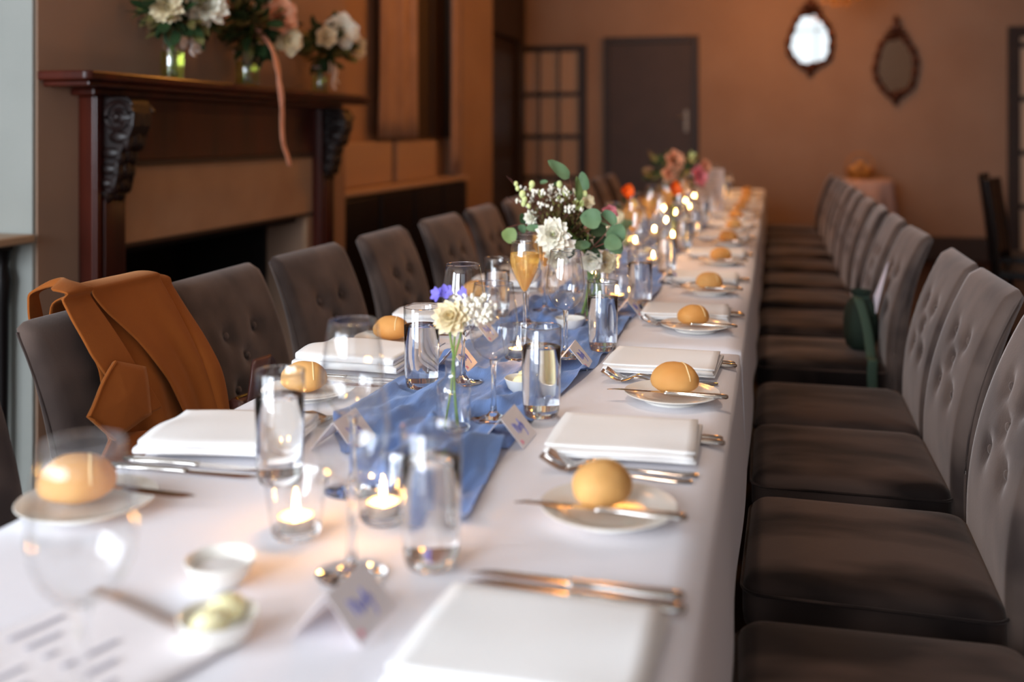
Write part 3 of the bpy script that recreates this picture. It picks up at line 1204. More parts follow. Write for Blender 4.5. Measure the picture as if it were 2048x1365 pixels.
def make_runner():
    b = MB()
    y0, y1 = 1.13, 7.9
    nx = 72
    nyv = 520

    def fn(s, t):
        tt = t ** 1.35
        Y = y0 + (y1 - y0) * tt
        # edges of the strip wander
        left = -0.625 + 0.022 * sin(Y * 2.3 + 1) + 0.014 * sin(Y * 7.1)
        right = -0.335 + 0.018 * sin(Y * 2.9 + 0.4) + 0.012 * sin(Y * 6.3 + 2)
        if Y < 1.5:
            q = (1.5 - Y) / 0.37
            left += 0.03 * q
        x = left + (right - left) * s
        # frayed, slanting near end
        slant = max(0.0, 1 - tt * 26) ** 1
        Y += slant * (0.16 * (1 - s) ** 3.0 + 0.018 * sin(s * 11) + 0.02 * sin(s * 4.3 + 1))
        f = 0
        ph = (x * 92 + 1.6 * noise.noise((x * 3, Y * 1.1, 3)) * 5.0 + 0.9 * Y)
        f += 0.016 * max(0.0, sin(ph)) ** 2 * (0.45 + 0.7 * (noise.noise((x * 4, Y * 1.7, 1.5)) + 0.4))
        ph2 = (x * 48 - Y * 13 + 4 * noise.noise((x * 2 + 9, Y * 0.9, 5)))
        f += 0.022 * max(0.0, sin(ph2)) ** 3 * max(0, 0.35 + noise.noise((x * 3 + 4, Y * 1.2, 8)) * 1.3)
        f += 0.012 * abs(noise.noise((x * 20, Y * 8, 2))) + 0.006 * abs(noise.noise((x * 60, Y * 22, 7)))
        f += 0.010 * max(0, noise.noise((x * 9, Y * 5, 4))) ** 1.0
        edge = min(s, 1 - s)
        f += 0.003 * max(0, 1 - edge / 0.04)
        k = flatness(x, Y)
        return (x, Y, RUN_Z + max(0.0, f) * k)
    b.grid(fn, nx, nyv)
    o = b.build('table_runner', M['runner'], angle=0)
    return tag(o, 'crumpled dusty-blue chiffon runner lying along the middle of the table', 'table runner')


# ================================================================== glassware prototypes


def make_highball():
    t = thing('water_glass', 'x', 'glass')
    b = MB()
    b.lathe([(0.0255, 0.004), (0.0285, 0.010), (0.0303, 0.03), (0.0320, 0.143), (0.0315, 0.1437), (0.0303, 0.142), (0.0299, 0.128)], 40)
    b.build('glass_body', M['glass'], t, angle=0)
    b = MB()
    b.lathe([(0.001, 0.0002), (0.022, 0.0002), (0.0262, 0.003), (0.0285, 0.011), (0.0288, 0.0135), (0.0, 0.0120)][:-1] + [(0.001, 0.0135)], 36, None, True, True)
    b.build('glass_base', M['glass_solid'], t, angle=60)
    b = MB()
    pr = [(0.001, 0.0142), (0.0285, 0.0142), (0.0292, 0.018), (0.0299, 0.055), (0.0308, 0.1105), (0.0300, 0.1112), (0.001, 0.1108)]
    b.lathe(pr, 44, None, True, True)
    b.build('water', M['water'], t, angle=50)
    b = MB()
    b.tube([(0.0316 * cos(2 * pi * k / 40), 0.0316 * sin(2 * pi * k / 40), 0.143) for k in range(41)], 0.0007, 5, caps=False)
    b.build('rim', M['glass_solid'], t)
    return t


BOWL = [(0.0045, 0.094), (0.012, 0.0955), (0.022, 0.1015), (0.031, 0.113), (0.0368, 0.128), (0.0388, 0.143), (0.0382, 0.158), (0.0358, 0.178),
        (0.0328, 0.198), (0.0305, 0.2135)]


def make_wine():
    t = thing('wine_glass', 'x', 'glass')
    b = MB()
    b.lathe([(0.001, 0.0935)] + BOWL + [(0.0300, 0.2135)], 44)
    b.build('bowl', M['glass'], t, angle=0)
    b = MB()
    b.tube([(0.0303 * cos(2 * pi * k / 40), 0.0303 * sin(2 * pi * k / 40), 0.2135) for k in range(41)], 0.0006, 5, caps=False)
    b.build('rim', M['glass_solid'], t)
    b = MB()
    b.lathe([(0.001, 0.0002), (0.0345, 0.0004), (0.036, 0.0014), (0.034, 0.0026), (0.020, 0.0042), (0.010, 0.0075), (0.0055, 0.014), (0.0042, 0.026),
             (0.0038, 0.055), (0.0042, 0.078), (0.0058, 0.0895), (0.0062, 0.0928), (0.001, 0.0930)], 36, None, True, True)
    b.build('stem_and_foot', M['glass_solid'], t, angle=60)
    return t


def make_flute(full=True):
    t = thing('champagne_glass', 'x', 'glass')
    pr = [(0.003, 0.108), (0.0065, 0.112), (0.0125, 0.124), (0.0215, 0.142), (0.0290, 0.160), (0.0322, 0.174), (0.0320, 0.188), (0.0300, 0.203), (0.0278, 0.216)]
    b = MB()
    b.lathe([(0.001, 0.1075)] + pr, 40)
    b.build('bowl', M['glass'], t, angle=0)
    b = MB()
    b.tube([(0.0279 * cos(2 * pi * k / 36), 0.0279 * sin(2 * pi * k / 36), 0.216) for k in range(37)], 0.0006, 5, caps=False)
    b.build('rim', M['glass_solid'], t)
    b = MB()
    b.lathe([(0.001, 0.0002), (0.031, 0.0004), (0.0325, 0.0013), (0.030, 0.0025), (0.014, 0.005), (0.006, 0.011), (0.0036, 0.025), (0.0032, 0.08), (0.0045, 0.104),
             (0.0046, 0.107), (0.001, 0.1072)], 32, None, True, True)
    b.build('stem_and_foot', M['glass_solid'], t, angle=60)
    if full:
        b = MB()
        q = [(0.001, 0.1095), (0.0055, 0.113), (0.0116, 0.1245), (0.0205, 0.1425), (0.0280, 0.160), (0.0311, 0.174), (0.0312, 0.186), (0.0305, 0.192), (0.001, 0.192)]
        b.lathe(q, 40, None, True, True)
        b.build('champagne', M['champagne'], t, angle=50)
    return t


def make_tealight():
    t = thing('tealight_holder', 'x', 'candle')
    b = MB()
    b.lathe([(0.0262, 0.004), (0.0275, 0.010), (0.0360, 0.066), (0.0367, 0.068), (0.0353, 0.0675), (0.0343, 0.057)], 36)
    b.build('glass_cup', M['glass'], t, angle=0)
    b = MB()
    b.lathe([(0.001, 0.0002), (0.024, 0.0002), (0.0268, 0.004), (0.0272, 0.0075), (0.001, 0.0075)], 32, None, True, True)
    b.build('glass_base', M['glass_solid'], t, angle=60)
    b = MB()
    b.lathe([(0.001, 0.0080), (0.0188, 0.0080), (0.0194, 0.0095), (0.0196, 0.0225), (0.0190, 0.0225), (0.0188, 0.0200)], 28)
    b.build('tealight_tin', M['tin'], t, angle=60)
    b = MB()
    b.lathe([(0.0185, 0.010), (0.0186, 0.0215), (0.016, 0.0208), (0.001, 0.0205)], 28, None, False, True)
    b.build('wax', M['wax'], t)
    b = MB()
    b.tube([(0, 0, 0.0205), (0.0004, 0, 0.0235), (0.001, 0.0004, 0.0262)], 0.0007, 5)
    b.build('wick', M['wick'], t)
    b = MB()
    b.lathe([(0.0003, 0.0255), (0.0026, 0.0285), (0.0033, 0.0315), (0.0027, 0.036), (0.0012, 0.042), (0.0002, 0.0465)], 8, None, True, True)
    b.build('flame', M['flame'], t)
    return t


def make_plate():
    t = MB()
    t.lathe([(0.001, 0.0035), (0.046, 0.0035), (0.052, 0.0048), (0.060, 0.0095), (0.0795, 0.0148), (0.0803, 0.0158), (0.0795, 0.0166), (0.072, 0.0150),
             (0.058, 0.0122), (0.052, 0.0075), (0.046, 0.0060), (0.001, 0.0060)], 56)
    t.lathe([(0.044, 0.0036), (0.044, 0.0002), (0.047, 0.0002), (0.0475, 0.0040)], 40)
    o = t.build('side_plate', M['china'])
    return o


def make_roll(seed=0):
    t = thing('bread_roll', 'x', 'bread')
    b = MB()

    def fn(q):
        k = 1 + 0.05 * noise.noise((q.x * 1.6 + seed, q.y * 1.6, q.z * 1.6)) + 0.015 * noise.noise((q.x * 6, q.y * 6 + seed, q.z * 6))
        if q.z < -0.35:
            k *= 1 - 0.35 * (-0.35 - q.z)
        d = q.x * 0.8 + q.y * 0.25 - 0.28
        if q.z > 0:
            k -= 0.022 * math.exp(-d * d / 0.003)
        return k
    b.ball((0, 0, 0.027), (0.040, 0.034, 0.029), 32, 20, None, fn)
    b.build('crust', M['crust'], t, angle=0)
    b = MB()
    pts = []
    for k in range(13):
        a = -1.05 + 2.1 * k / 12
        q = Vector((0.35 - 0.3 * sin(a) * 0.9, sin(a) * 0.95, 0))
        q.z = sqrt(max(0.02, 1 - q.x ** 2 - q.y ** 2))
        kk = fn(q)
        pts.append((q.x * 0.040 * kk * 1.0, q.y * 0.034 * kk * 1.0, 0.027 + q.z * 0.029 * kk * 1.0 - 0.0004))
    b.tube(pts, [0.0008] + [0.0017] * 11 + [0.0008], 5)
    b.build('pale_crease', M['crease'], t)
    return t


def make_fork(L=0.20):
    b = MB()
    th = 0.0022

    def wz(x):     # height profile from handle end (0) to tine tips (L)
        return 0.006 * math.exp(-((x - 0.02) / 0.03) ** 2) * 0 + 0.010 * math.exp(-((x - 0.135) / 0.022) ** 2) + 0.018 * max(0, (x - 0.165) / 0.035) ** 1.3 + 0.001
    hw = [(0, 0.004), (0.004, 0.008), (0.02, 0.0085), (0.06, 0.0055), (0.10, 0.0032), (0.125, 0.0032), (0.140, 0.007), (0.150, 0.011), (0.165, 0.0115)]
    rings = []
    for x, h in hw:
        z = wz(x)
        rings.append([(x, -h, z + th * 0.5), (x, -h * 0.7, z), (x, h * 0.7, z), (x, h, z + th * 0.5), (x, h * 0.7, z + th * 1.2), (x, -h * 0.7, z + th * 1.2)])
    b.rings(rings)
    for k in range(4):
        y = (-1.5 + k) * 0.0062
        rr = []
        for x in (0.163, 0.172, 0.185, L - 0.002, L):
            z = wz(x)
            h = 0.0019 if x < L - 0.001 else 0.0009
            rr.append([(x, y - h, z), (x, y + h, z), (x, y + h, z + th), (x, y - h, z + th)])
        b.rings(rr)
    return b.build('fork', M['steel'], angle=50)


def make_knife(L=0.215, blade=0.105, name='knife'):
    b = MB()
    hl = L - blade
    rings = []
    for x, h, t_ in ((0, 0.004, 0.002), (0.003, 0.0078, 0.0036), (0.02, 0.0085, 0.0042), (hl * 0.7, 0.0062, 0.0036), (hl - 0.004, 0.0052, 0.0034), (hl, 0.0065, 0.0038), (hl + 0.004, 0.0060, 0.0030)):
        rings.append([(x, h * cos(2 * pi * k / 12), 0.0045 + t_ * sin(2 * pi * k / 12)) for k in range(12)])
    b.rings(rings)
    rings = []
    for q in range(9):
        s = q / 8
        x = hl + 0.003 + (blade - 0.003) * s
        wtop = 0.0062
        wbot = 0.0105 * (1 - max(0, (s - 0.7) / 0.3) ** 2 * 0.75) if s > 0.04 else 0.006
        if s == 1:
            wbot, wtop = 0.001, -0.001
            rings.append([(x, 0.004, 0.0042), (x, 0.0045, 0.0048), (x, 0.005, 0.0042), (x, 0.0045, 0.0036)])
        else:
            rings.append([(x, -wbot + 0.002, 0.0043), (x, 0, 0.0055), (x, wtop, 0.0052), (x, 0, 0.0034)])
    b.rings(rings)
    return b.build(name, M['steel'], angle=50)


def make_napkin():
    """Square linen napkin folded to a block, edges towards the plate, folds rounded."""
    b = MB()
    t = 0.0036
    layers = 4
    path = []
    hy = 0.084
    z = 0.0022
    direction = -1
    for l in range(layers):
        ys = [hy * (1 - 2 * k / 10) for k in range(11)]
        if direction > 0:
            ys = ys[::-1]
        inset = 0.0 if l < layers - 1 else 0.010
        for y in ys:
            yy = y
            if l == layers - 1 and y > hy - 0.02:
                yy = min(y, hy - inset)
            path.append((yy, z + 0.0012 * cos(y / hy * 1.5)))
        if l < layers - 1:
            yend = ys[-1]
            for q in range(1, 5):
                a = q / 5 * pi
                path.append((yend + direction * 0.0018 * sin(a), z + 0.0034 * (1 - cos(a)) / 2))
        z += 0.0034
        direction = -direction
    n = len(path)

    def fn(s, tt):
        i = min(n - 1, int(round(tt * (n - 1))))
        y, z_ = path[i]
        hx = 0.104 + 0.003 * sin(i * 0.13) - 0.0035 * (i / n)
        x = -hx + 2 * hx * s
        z_ += (0.0050 * noise.noise((x * 9, y * 11, 1)) + 0.0016) * (z_ / 0.014)
        y += 0.004 * noise.noise((x * 7, i * 0.05, 3))
        y += 0.0018 * sin(x * 16 + i * 0.01)
        return (x, y, z_)
    b.grid(fn, 14, n - 1)
    return b.build('napkin', M['napkin'], angle=0, solid=0.0026, offset=0)


def make_card():
    """Tent card: ridge along y, written face towards +x."""
    t = thing('place_card', 'x', 'place card')
    L, hw, hh = 0.040, 0.034, 0.041
    b = MB()
    for sx in (-1, 1):
        b.add([(0, -L, hh), (0, L, hh), (sx * hw, L, 0.0004), (sx * hw, -L, 0.0004)], [(0, 1, 2, 3)])
    b.build('folded_card', M['card'], t, smooth=False, solid=0.0006, offset=0)
    # handwriting on both faces: short looping pen strokes

    def on(sx, a, c):          # a along ridge (-1..1), c down the face 0..1, sits just proud of the card
        return (sx * (hw * c + 0.0007), a * L, hh * (1 - c) + 0.0007)
    for sx in (1,):
        ink = MB()
        strokes = [[(-0.5, 0.30), (-0.42, 0.62), (-0.36, 0.34), (-0.28, 0.36), (-0.22, 0.66)],
                   [(-0.12, 0.45), (-0.20, 0.58), (-0.10, 0.62), (-0.02, 0.46), (0.02, 0.62), (0.08, 0.45)],
                   [(0.12, 0.5), (0.16, 0.30), (0.2, 0.62), (0.3, 0.44), (0.36, 0.6)],
                   [(0.3, 0.6), (0.26, 0.8), (0.18, 0.84)]]
        for s_ in strokes:
            ink.tube([on(sx, a, c) for a, c in s_], 0.0008, 4)
        ink.build('handwriting', M['ink_blue'], t)
        ink = MB()
        for s_ in ([(-0.80, 0.78), (-0.74, 0.88), (-0.66, 0.80), (-0.60, 0.90)], [(-0.78, 0.90), (-0.62, 0.86)]):
            ink.tube([on(sx, a, c) for a, c in s_], 0.0009, 4)
        ink.build('pink_mark', M['ink_pink'], t)
    return t


def make_dish(fill):
    t = thing('butter_dish' if fill != 'salt' else 'salt_dish', 'x', 'dish')
    b = MB()
    b.lathe([(0.001, 0.0035), (0.020, 0.0035), (0.027, 0.010), (0.0325, 0.0225), (0.0340, 0.0240), (0.0352, 0.0232), (0.0290, 0.0070), (0.0225, 0.0010), (0.0220, 0.0002), (0.019, 0.0002), (0.018, 0.0015), (0.001, 0.0015)], 40)
    b.build('dish', M['china'], t)
    if fill == 'butter':
        for k, (x, y, z) in enumerate(((-0.010, -0.006, 0.020), (0.009, 0.006, 0.024))):
            b = MB()
            b.ball((x, y, z), (0.017, 0.014, 0.012), 20, 12, None, lambda q: 1 + 0.06 * sin(q.x * 14 + q.z * 5) + 0.05 * noise.noise(q * 2))
            b.build('butter_curl', M['butter'], t, angle=0)
    else:
        b = MB()
        b.lathe([(0.0285, 0.0125), (0.018, 0.0150), (0.001, 0.0165)], 24, None, False, True)
        b.build('salt', M['salt'], t)
    return t


highball, wine, flute, tealight = make_highball(), make_wine(), make_flute(), make_tealight()
plate, fork, knife = make_plate(), make_fork(), make_knife()
bknife = make_knife(0.200, 0.100, 'butter_knife')
napkin, card = make_napkin(), make_card()
rolls = [make_roll(0), make_roll(5)]
butter, salt = make_dish('butter'), make_dish('salt')
used = set()


def put(proto, x, y, z, rz, label, cat, group, rx=0.0, ry=0.0, s=None, nest=None):
    if proto.name in used:
        if proto.type == 'EMPTY':
            o = dup(proto, (x, y, z), rz, label)
        else:
            o = proto.copy()
            COL.objects.link(o)
    else:
        used.add(proto.name)
        o = proto
    o.location = (x, y, z)
    o.rotation_euler = (rx, ry, rz)
    if s:
        o.scale = s
    tag(o, label, cat, group)
    return o


def xy(u, v, z=TZ):
    """Table position under a base seen at (u, v)."""
    d = 2000 * (CAM_H - z) / (v - 268)
    p = at_depth(u, v, d)
    return p.x, p.y


SIDE = {'r': 'right-side', 'l': 'fireplace-side'}


def nth(i):
    return ORD[i]


# ------------------------------------------------------------------ place settings
# right side: napkin centre y, plate y (guests face -x, plate on the near side)
RN = [0.838, 1.430, 1.925, 2.480, 3.090, 3.740, 4.360, 4.930, 5.500, 6.080, 6.660, 7.240, 7.820]
RP = [None, 1.164, 1.700, 2.320, 2.870, 3.520, 4.140, 4.690, 5.260, 5.850, 6.430, 7.000, 7.590]
RXN = [-0.200, -0.205, -0.202, -0.205, -0.205]
rnd = random.Random(3)


def place_roll(i, x, y, rz, side, s=1.0):
    z = TZ + 0.0055
    o = put(rolls[i % 2], x, y, z, rz, 'golden bread roll on the %s plate in the %s row' % (nth(i), SIDE[side]), 'bread', 'bread rolls', s=(s, s, s))
    return o


for i in range(13):
    yn = RN[i]
    xn = RXN[i] if i < 5 else -0.205 + rnd.uniform(-0.008, 0.008)
    a = [R(-1.5), R(1.5), R(-2), R(1), R(0)][i] if i < 5 else R(rnd.uniform(-3, 3))
    kz = TZ + 0.0005
    # knives lie beyond / under the far edge of the napkin, handles to the right
    hx = 0.105
    if i == 0:
        kk = [(-0.082, yn + 0.135, -0.5), (-0.078, yn + 0.108, -2.5)]
    else:
        kk = [(-0.070, yn + 0.060, 0.5), (-0.066, yn + 0.040, -1.0)]
    for q, (kx, ky, ka) in enumerate(kk):
        put(knife, kx, ky, kz, pi + R(ka), '%s steel knife of the pair by the %s %s napkin' % (['farther', 'nearer'][q], nth(i), SIDE['r']), 'knife', 'dinner knives')
    put(napkin, xn, yn, TZ + (0.0072 if i else 0.0014), a + pi, 'folded white linen napkin, %s from the front in the right-side row' % nth(i), 'napkin', 'napkins on the right side', s=(1, 1, 1.0))
    # forks on the near side
    if i:
        for q, (fy, fa, fx) in enumerate(((yn - 0.102, 1.2, -0.094), (yn - 0.128, -1.0, -0.100))):
            put(fork, fx, fy, kz, pi + R(fa + rnd.uniform(-1, 1)), '%s steel fork of the pair beside the %s %s napkin' % (['inner', 'outer'][q], nth(i), SIDE['r']), 'fork', 'dinner forks')
    yp = RP[i]
    if yp:
        px = [-0.17, -0.186, -0.164, -0.170, -0.173][i] if i < 5 else -0.175 + rnd.uniform(-0.008, 0.008)
        put(plate, px, yp, TZ, 0, 'white bread plate, %s from the front in the right-side row' % nth(i - 1), 'plate', 'side plates')
        place_roll(i - 1, px + [0, -0.010, 0.004, -0.006, 0.0][i] if i < 5 else px, yp + 0.012, [0, 1.25, 0.15, 0.3, 0.1][i] if i < 5 else rnd.uniform(-0.5, 0.5), 'r', [1, 1.0, 1.02, 0.92, 0.95][i] if i < 5 else 0.94)
        put(bknife, px + 0.094, yp - 0.030, TZ + 0.0152, pi + R(rnd.uniform(-2, 2)), 'butter knife resting on the %s plate of the right-side row' % nth(i - 1), 'knife', 'butter knives')

# fireplace side: napkin centre y; plate is on the far side of each napkin
LN = [None, 1.300, 1.800, 2.270, 2.870, 3.480, 4.080, 4.680, 5.280, 5.880, 6.480, 7.080, 7.680]
LP = [1.029, 1.568, 2.010, 2.590, 3.150, 3.760, 4.350, 4.950, 5.550, 6.150, 6.750, 7.350, 7.950]
for i in range(13):
    yn = LN[i]
    if yn:
        xn = [0, -0.757, -0.765, -0.758, -0.745][i] if i < 5 else -0.745
        put(napkin, xn, yn, TZ + 0.0088, [0, R(8), R(-3), R(1), 0][i] if i < 5 else R(rnd.uniform(-3, 3)),
            'folded white linen napkin, %s from the front in the fireplace-side row' % nth(i - 1), 'napkin', 'napkins on the fireplace side', s=(1, 1, [1, 1.3, 1.9, 1.5, 1.2][i] if i < 5 else 1))
        for q, (ky, ka) in enumerate(((yn - 0.132, 1.0), (yn - 0.104, 0.5))):
            put(knife, xn - 0.105, ky, TZ + 0.0005, R(ka), '%s steel knife of the pair before the %s %s napkin' % (['nearer', 'farther'][q], nth(i - 1), SIDE['l']), 'knife', 'dinner knives')
        for q, (fy, fa) in enumerate(((yn + 0.118, 1), (yn + 0.145, -1))):
            if i > 0:
                put(fork, xn - 0.085, fy, TZ + 0.0005, R(fa), '%s steel fork of the pair behind the %s %s napkin' % (['inner', 'outer'][q], nth(i - 1), SIDE['l']), 'fork', 'dinner forks')
    yp = LP[i]
    px = [-0.792, -0.768, -0.790, -0.785, -0.78][i] if i < 5 else -0.775
    put(plate, px, yp, TZ, 0, 'white bread plate, %s from the front in the fireplace-side row' % nth(i), 'plate', 'side plates')
    s_ = [1.10, 1.0, 0.98, 0.9, 0.9][i] if i < 5 else 0.92
    o = place_roll(i + 1, px + [-0.012, -0.006, 0.0, 0.012, 0][i] if i < 5 else px, yp - 0.004, [0.35, 0.2, -0.1, 0.2, 0][i] if i < 5 else rnd.uniform(-0.5, 0.5), 'l', s_)
    o['label'] = 'golden bread roll on the %s plate in the fireplace-side row' % nth(i)
    put(bknife, px - 0.072, yp + 0.030, TZ + 0.0152, R(-2), 'butter knife resting on the %s plate of the fireplace-side row' % nth(i), 'knife', 'butter knives')

# ------------------------------------------------------------------ glasses
HB = [(-0.343, 0.984, 'tall water glass nearest the camera, in front of the blue runner end', 1),
      (-0.613, 1.169, 'tall water glass beside the first fireplace-side napkin', 1),
      (-0.599, 1.668, 'tall water glass on the left edge of the runner behind the clear wine glasses', 1),
      (-0.355, 1.547, 'tall water glass beside the butter dish and place card on the runner', 1),
      (-0.340, 2.050, 'tall water glass on the right in front of the bouquet vase', 1),
      (-0.655, 2.370, 'tall water glass behind the champagne glass near the third fireplace-side napkin', 1)]
WG = [(-0.415, 0.945, 'large wine glass nearest the camera, between the two tealights'),
      (-0.510, 1.165, 'wine glass behind the nearest one, in front of the white napkin'),
      (-0.540, 1.722, 'wine glass behind the little bud vase'),
      (-0.424, 1.513, 'wine glass on the runner between bud vase and water glass'),
      (-0.403, 1.975, 'wine glass between champagne glass and bouquet'),
      (-0.505, 0.650, 'out-of-focus wine glass at the near left corner of the table'),
      (-0.560, 2.290, 'wine glass just behind the first champagne glass')]
for i in range(13):
    if i >= 3:
        yn = RN[i]
        HB.append((-0.330 + rnd.uniform(-0.012, 0.012), yn + 0.13, 'tall water glass by the %s place of the right-side row' % nth(i), 0))
        WG.append((-0.405 + rnd.uniform(-0.012, 0.012), yn + 0.09, 'wine glass by the %s place of the right-side row' % nth(i)))
    if i >= 4:
        yn = LN[i]
        HB.append((-0.610 + rnd.uniform(-0.012, 0.012), yn - 0.11, 'tall water glass by the %s place of the fireplace-side row' % nth(i - 1), 0))
        WG.append((-0.535 + rnd.uniform(-0.012, 0.012), yn - 0.08, 'wine glass by the %s place of the fireplace-side row' % nth(i - 1)))
for x, y, lab, k in HB:
    put(highball, x, y, TZ + 0.0018, rnd.uniform(0, 6), lab, 'glass', 'tall water glasses')
    FLAT.append((x, y, 0.034))
for x, y, lab in WG:
    put(wine, x, y, TZ + 0.0018, rnd.uniform(0, 6), lab, 'glass', 'wine glasses')
    FLAT.append((x, y, 0.04))
FL = [(-0.515, 2.085, 'champagne glass nearest the camera, two thirds full of golden wine'),
      (-0.560, 2.480, 'champagne glass just behind the nearest one, before the bouquet'),
      (-0.46, 3.40, 'champagne glass behind the big bouquet'), (-0.47, 3.98, 'champagne glass beside the orange poppy'),
      (-0.46, 4.62, 'champagne glass among the middle candles'), (-0.46, 5.68, 'champagne glass near the far bouquet'),
      (-0.45, 5.25, 'champagne glass in front of the standing menu')]
for x, y, lab in FL:
    put(flute, x, y, TZ + 0.0018, 0, lab, 'glass', 'champagne glasses')
    FLAT.append((x, y, 0.037))

# ------------------------------------------------------------------ tealights
TL = [(-0.515, 1.020, 'burning tealight in a flared glass cup, nearest the camera'),
      (-0.437, 1.085, 'burning tealight in a glass cup beside the nearest water glass'),
      (-0.489, 1.925, 'burning tealight in a glass cup between wine glass and butter dish'),
      (-0.400, 2.64, 'burning tealight in a glass cup behind the bouquet vase')]
k = 0
yy = 2.98
while yy < 7.7:
    xx = -0.46 + (0.075 if k % 2 else -0.055) + rnd.uniform(-0.02, 0.02)
    TL.append((xx, yy, 'small burning tealight in a glass cup, %s of those behind the bouquet' % nth(k)))
    yy += 0.235 + rnd.uniform(-0.03, 0.03)
    k += 1
TL.append((-0.325, 7.15, 'burning tealight set apart to the right of the standing menu'))


def clear_of(x, y, r):
    return all(sqrt((x - fx) ** 2 + (y - fy) ** 2) > fr + r for fx, fy, fr in FLAT)


for n_, (x, y, lab) in enumerate(TL):
    tries = 0
    while n_ > 3 and not clear_of(x, y, 0.034) and tries < 60:
        x = -0.46 + rnd.uniform(-0.14, 0.12)
        y += rnd.uniform(-0.03, 0.03)
        tries += 1
    put(tealight, x, y, TZ + 0.0018, rnd.uniform(0, 6), lab, 'candle', 'burning tealights')
    FLAT.append((x, y, 0.030))

# ------------------------------------------------------------------ place cards
for x, y, a, lab in ((-0.380, 0.851, -2, 'white folded place card nearest the camera, blue and pink writing'),
                     (-0.376, 1.418, 0, 'white folded place card leaning by the water glass on the runner, blue writing'),
                     (-0.375, 1.905, 3, 'white folded place card beside the wine glass right of the runner'),
                     (-0.600, 1.340, 0, 'white folded place card at the runner edge behind the nearest wine glass'),
                     (-0.590, 1.835, 4, 'blush-lit folded place card behind the bud vase'),
                     (-0.345, 2.47, 3, 'white folded place card right of the bouquet vase'),
                     (-0.30, 3.05, 2, 'white folded place card behind the bouquet, right of the candles'),
                     (-0.62, 2.10, 2, 'white folded place card left of the nearest champagne glass')):
    put(card, x, y, TZ + 0.0016, R(a), lab, 'place card', 'folded place cards')
    FLAT.append((x, y, 0.05))

# ------------------------------------------------------------------ dishes
for pr, u_, lab in ((butter, (-0.4745, 0.791), 'white dish with pale butter curls nearest the camera'),
                    (salt, (-0.535, 0.895), 'small white salt dish just behind the nearest butter dish'),
                    (butter, (-0.418, 1.690), 'white butter dish between the wine glass and water glass on the runner'),
                    (salt, (-0.452, 2.268), 'small white dish at the foot of the bouquet vase'),
                    (butter, (-0.44, 3.62), 'white butter dish among the glasses behind the bouquet'),
                    (butter, (-0.42, 5.05), 'white butter dish near the far bouquet')):
    put(pr, u_[0], u_[1], TZ + 0.0018, 0.9, lab, 'dish', 'small white dishes')
    FLAT.append((u_[0], u_[1], 0.030))

# ================================================================== flowers
def leaf_mesh(b, T, L, W, shape='round', curl=0.12, fold=0.10, nseg=8, nw=6):
    """A single leaf blade from its base at the origin along +x, `W` wide, cupped and curled."""
    def wid(t):
        if shape == 'round':
            return sqrt(max(0, sin(pi * min(1, t ** 0.72)))) * 1.0
        if shape == 'spoon':
            return max(0, sin(pi * t ** 0.8)) ** 0.75
        return max(0, sin(pi * t ** 0.85)) ** 0.9

    def fn(s, t):
        q = (s - 0.5) * 2
        x = L * t
        y = q * W / 2 * wid(t)
        z = fold * abs(q) ** 1.5 * W * wid(t) + curl * L * (t * t) + 0.015 * L * sin(t * 9 + q * 2)
        return (x, y, z)
    b.grid(fn, nw, nseg, T)


def look(p0, p1, up):
    """Frame with +x from p0 to p1 and +z near `up`."""
    x = (Vector(p1) - Vector(p0)).normalized()
    z = Vector(up)
    z = (z - x * z.dot(x))
    if z.length < 1e-4:
        z = Vector((0, 0, 1)) - x * x.z
    z.normalize()
    y = z.cross(x)
    m = Matrix((x, y, z)).transposed().to_4x4()
    m.translation = Vector(p0)
    return m


def petal_ring(b, c, axis, n, L, W, tilt, phase=0, curl=0.35, rnd_=random, base=0.15):
    ax = Vector(axis).normalized()
    u = ax.cross(Vector((0.3, 0.2, 1))).normalized()
    v = ax.cross(u)
    for k in range(n):
        a = 2 * pi * k / n + phase + rnd_.uniform(-0.15, 0.15)
        out_ = u * cos(a) + v * sin(a)
        tl = tilt + rnd_.uniform(-0.12, 0.12)
        d = out_ * cos(tl) + ax * sin(tl)
        p0 = Vector(c) + out_ * (L * base)
        T = look(p0, p0 + d, ax * cos(tl) - out_ * sin(tl))
        leaf_mesh(b, T, L * rnd_.uniform(0.9, 1.08), W, 'round', curl, 0.18, 5, 4)


def flower_head(kind, c, axis, r, parent, m, rr, centre=None):
    b = MB()
    c = Vector(c)
    ax = Vector(axis).normalized()
    if kind == 'dahlia':
        for k, (n, L, tl) in enumerate(((9, 1.0, -0.15), (9, 0.98, 0.15), (9, 0.88, 0.45), (8, 0.75, 0.75), (7, 0.58, 1.0), (5, 0.42, 1.25))):
            petal_ring(b, c + ax * (0.05 * r * k), ax, n, r * L, r * 0.52, tl, k * 0.4, 0.25, rr)
    elif kind == 'rose':
        for k, (n, L, tl) in enumerate(((6, 1.0, 0.25), (6, 0.95, 0.6), (5, 0.85, 0.95), (4, 0.7, 1.2), (3, 0.55, 1.4))):
            petal_ring(b, c - ax * (0.1 * r), ax, n, r * L, r * 0.95, tl, k * 0.7, -0.12, rr, 0.1)
    elif kind == 'poppy':
        for k, (n, L, tl) in enumerate(((4, 1.0, 0.55), (4, 0.95, 0.75))):
            petal_ring(b, c, ax, n, r * L, r * 1.1, tl, k * 0.8, -0.08, rr, 0.05)
    elif kind == 'small':
        petal_ring(b, c, ax, 6, r, r * 0.7, 0.5, 0, 0.1, rr, 0.05)
    o = b.build('flower_head', m, parent, angle=0)
    if centre:
        q = MB()
        q.ball(c + ax * r * 0.22, r * 0.16, 8, 6)
        q.build('flower_centre', M[centre], o)
    return o


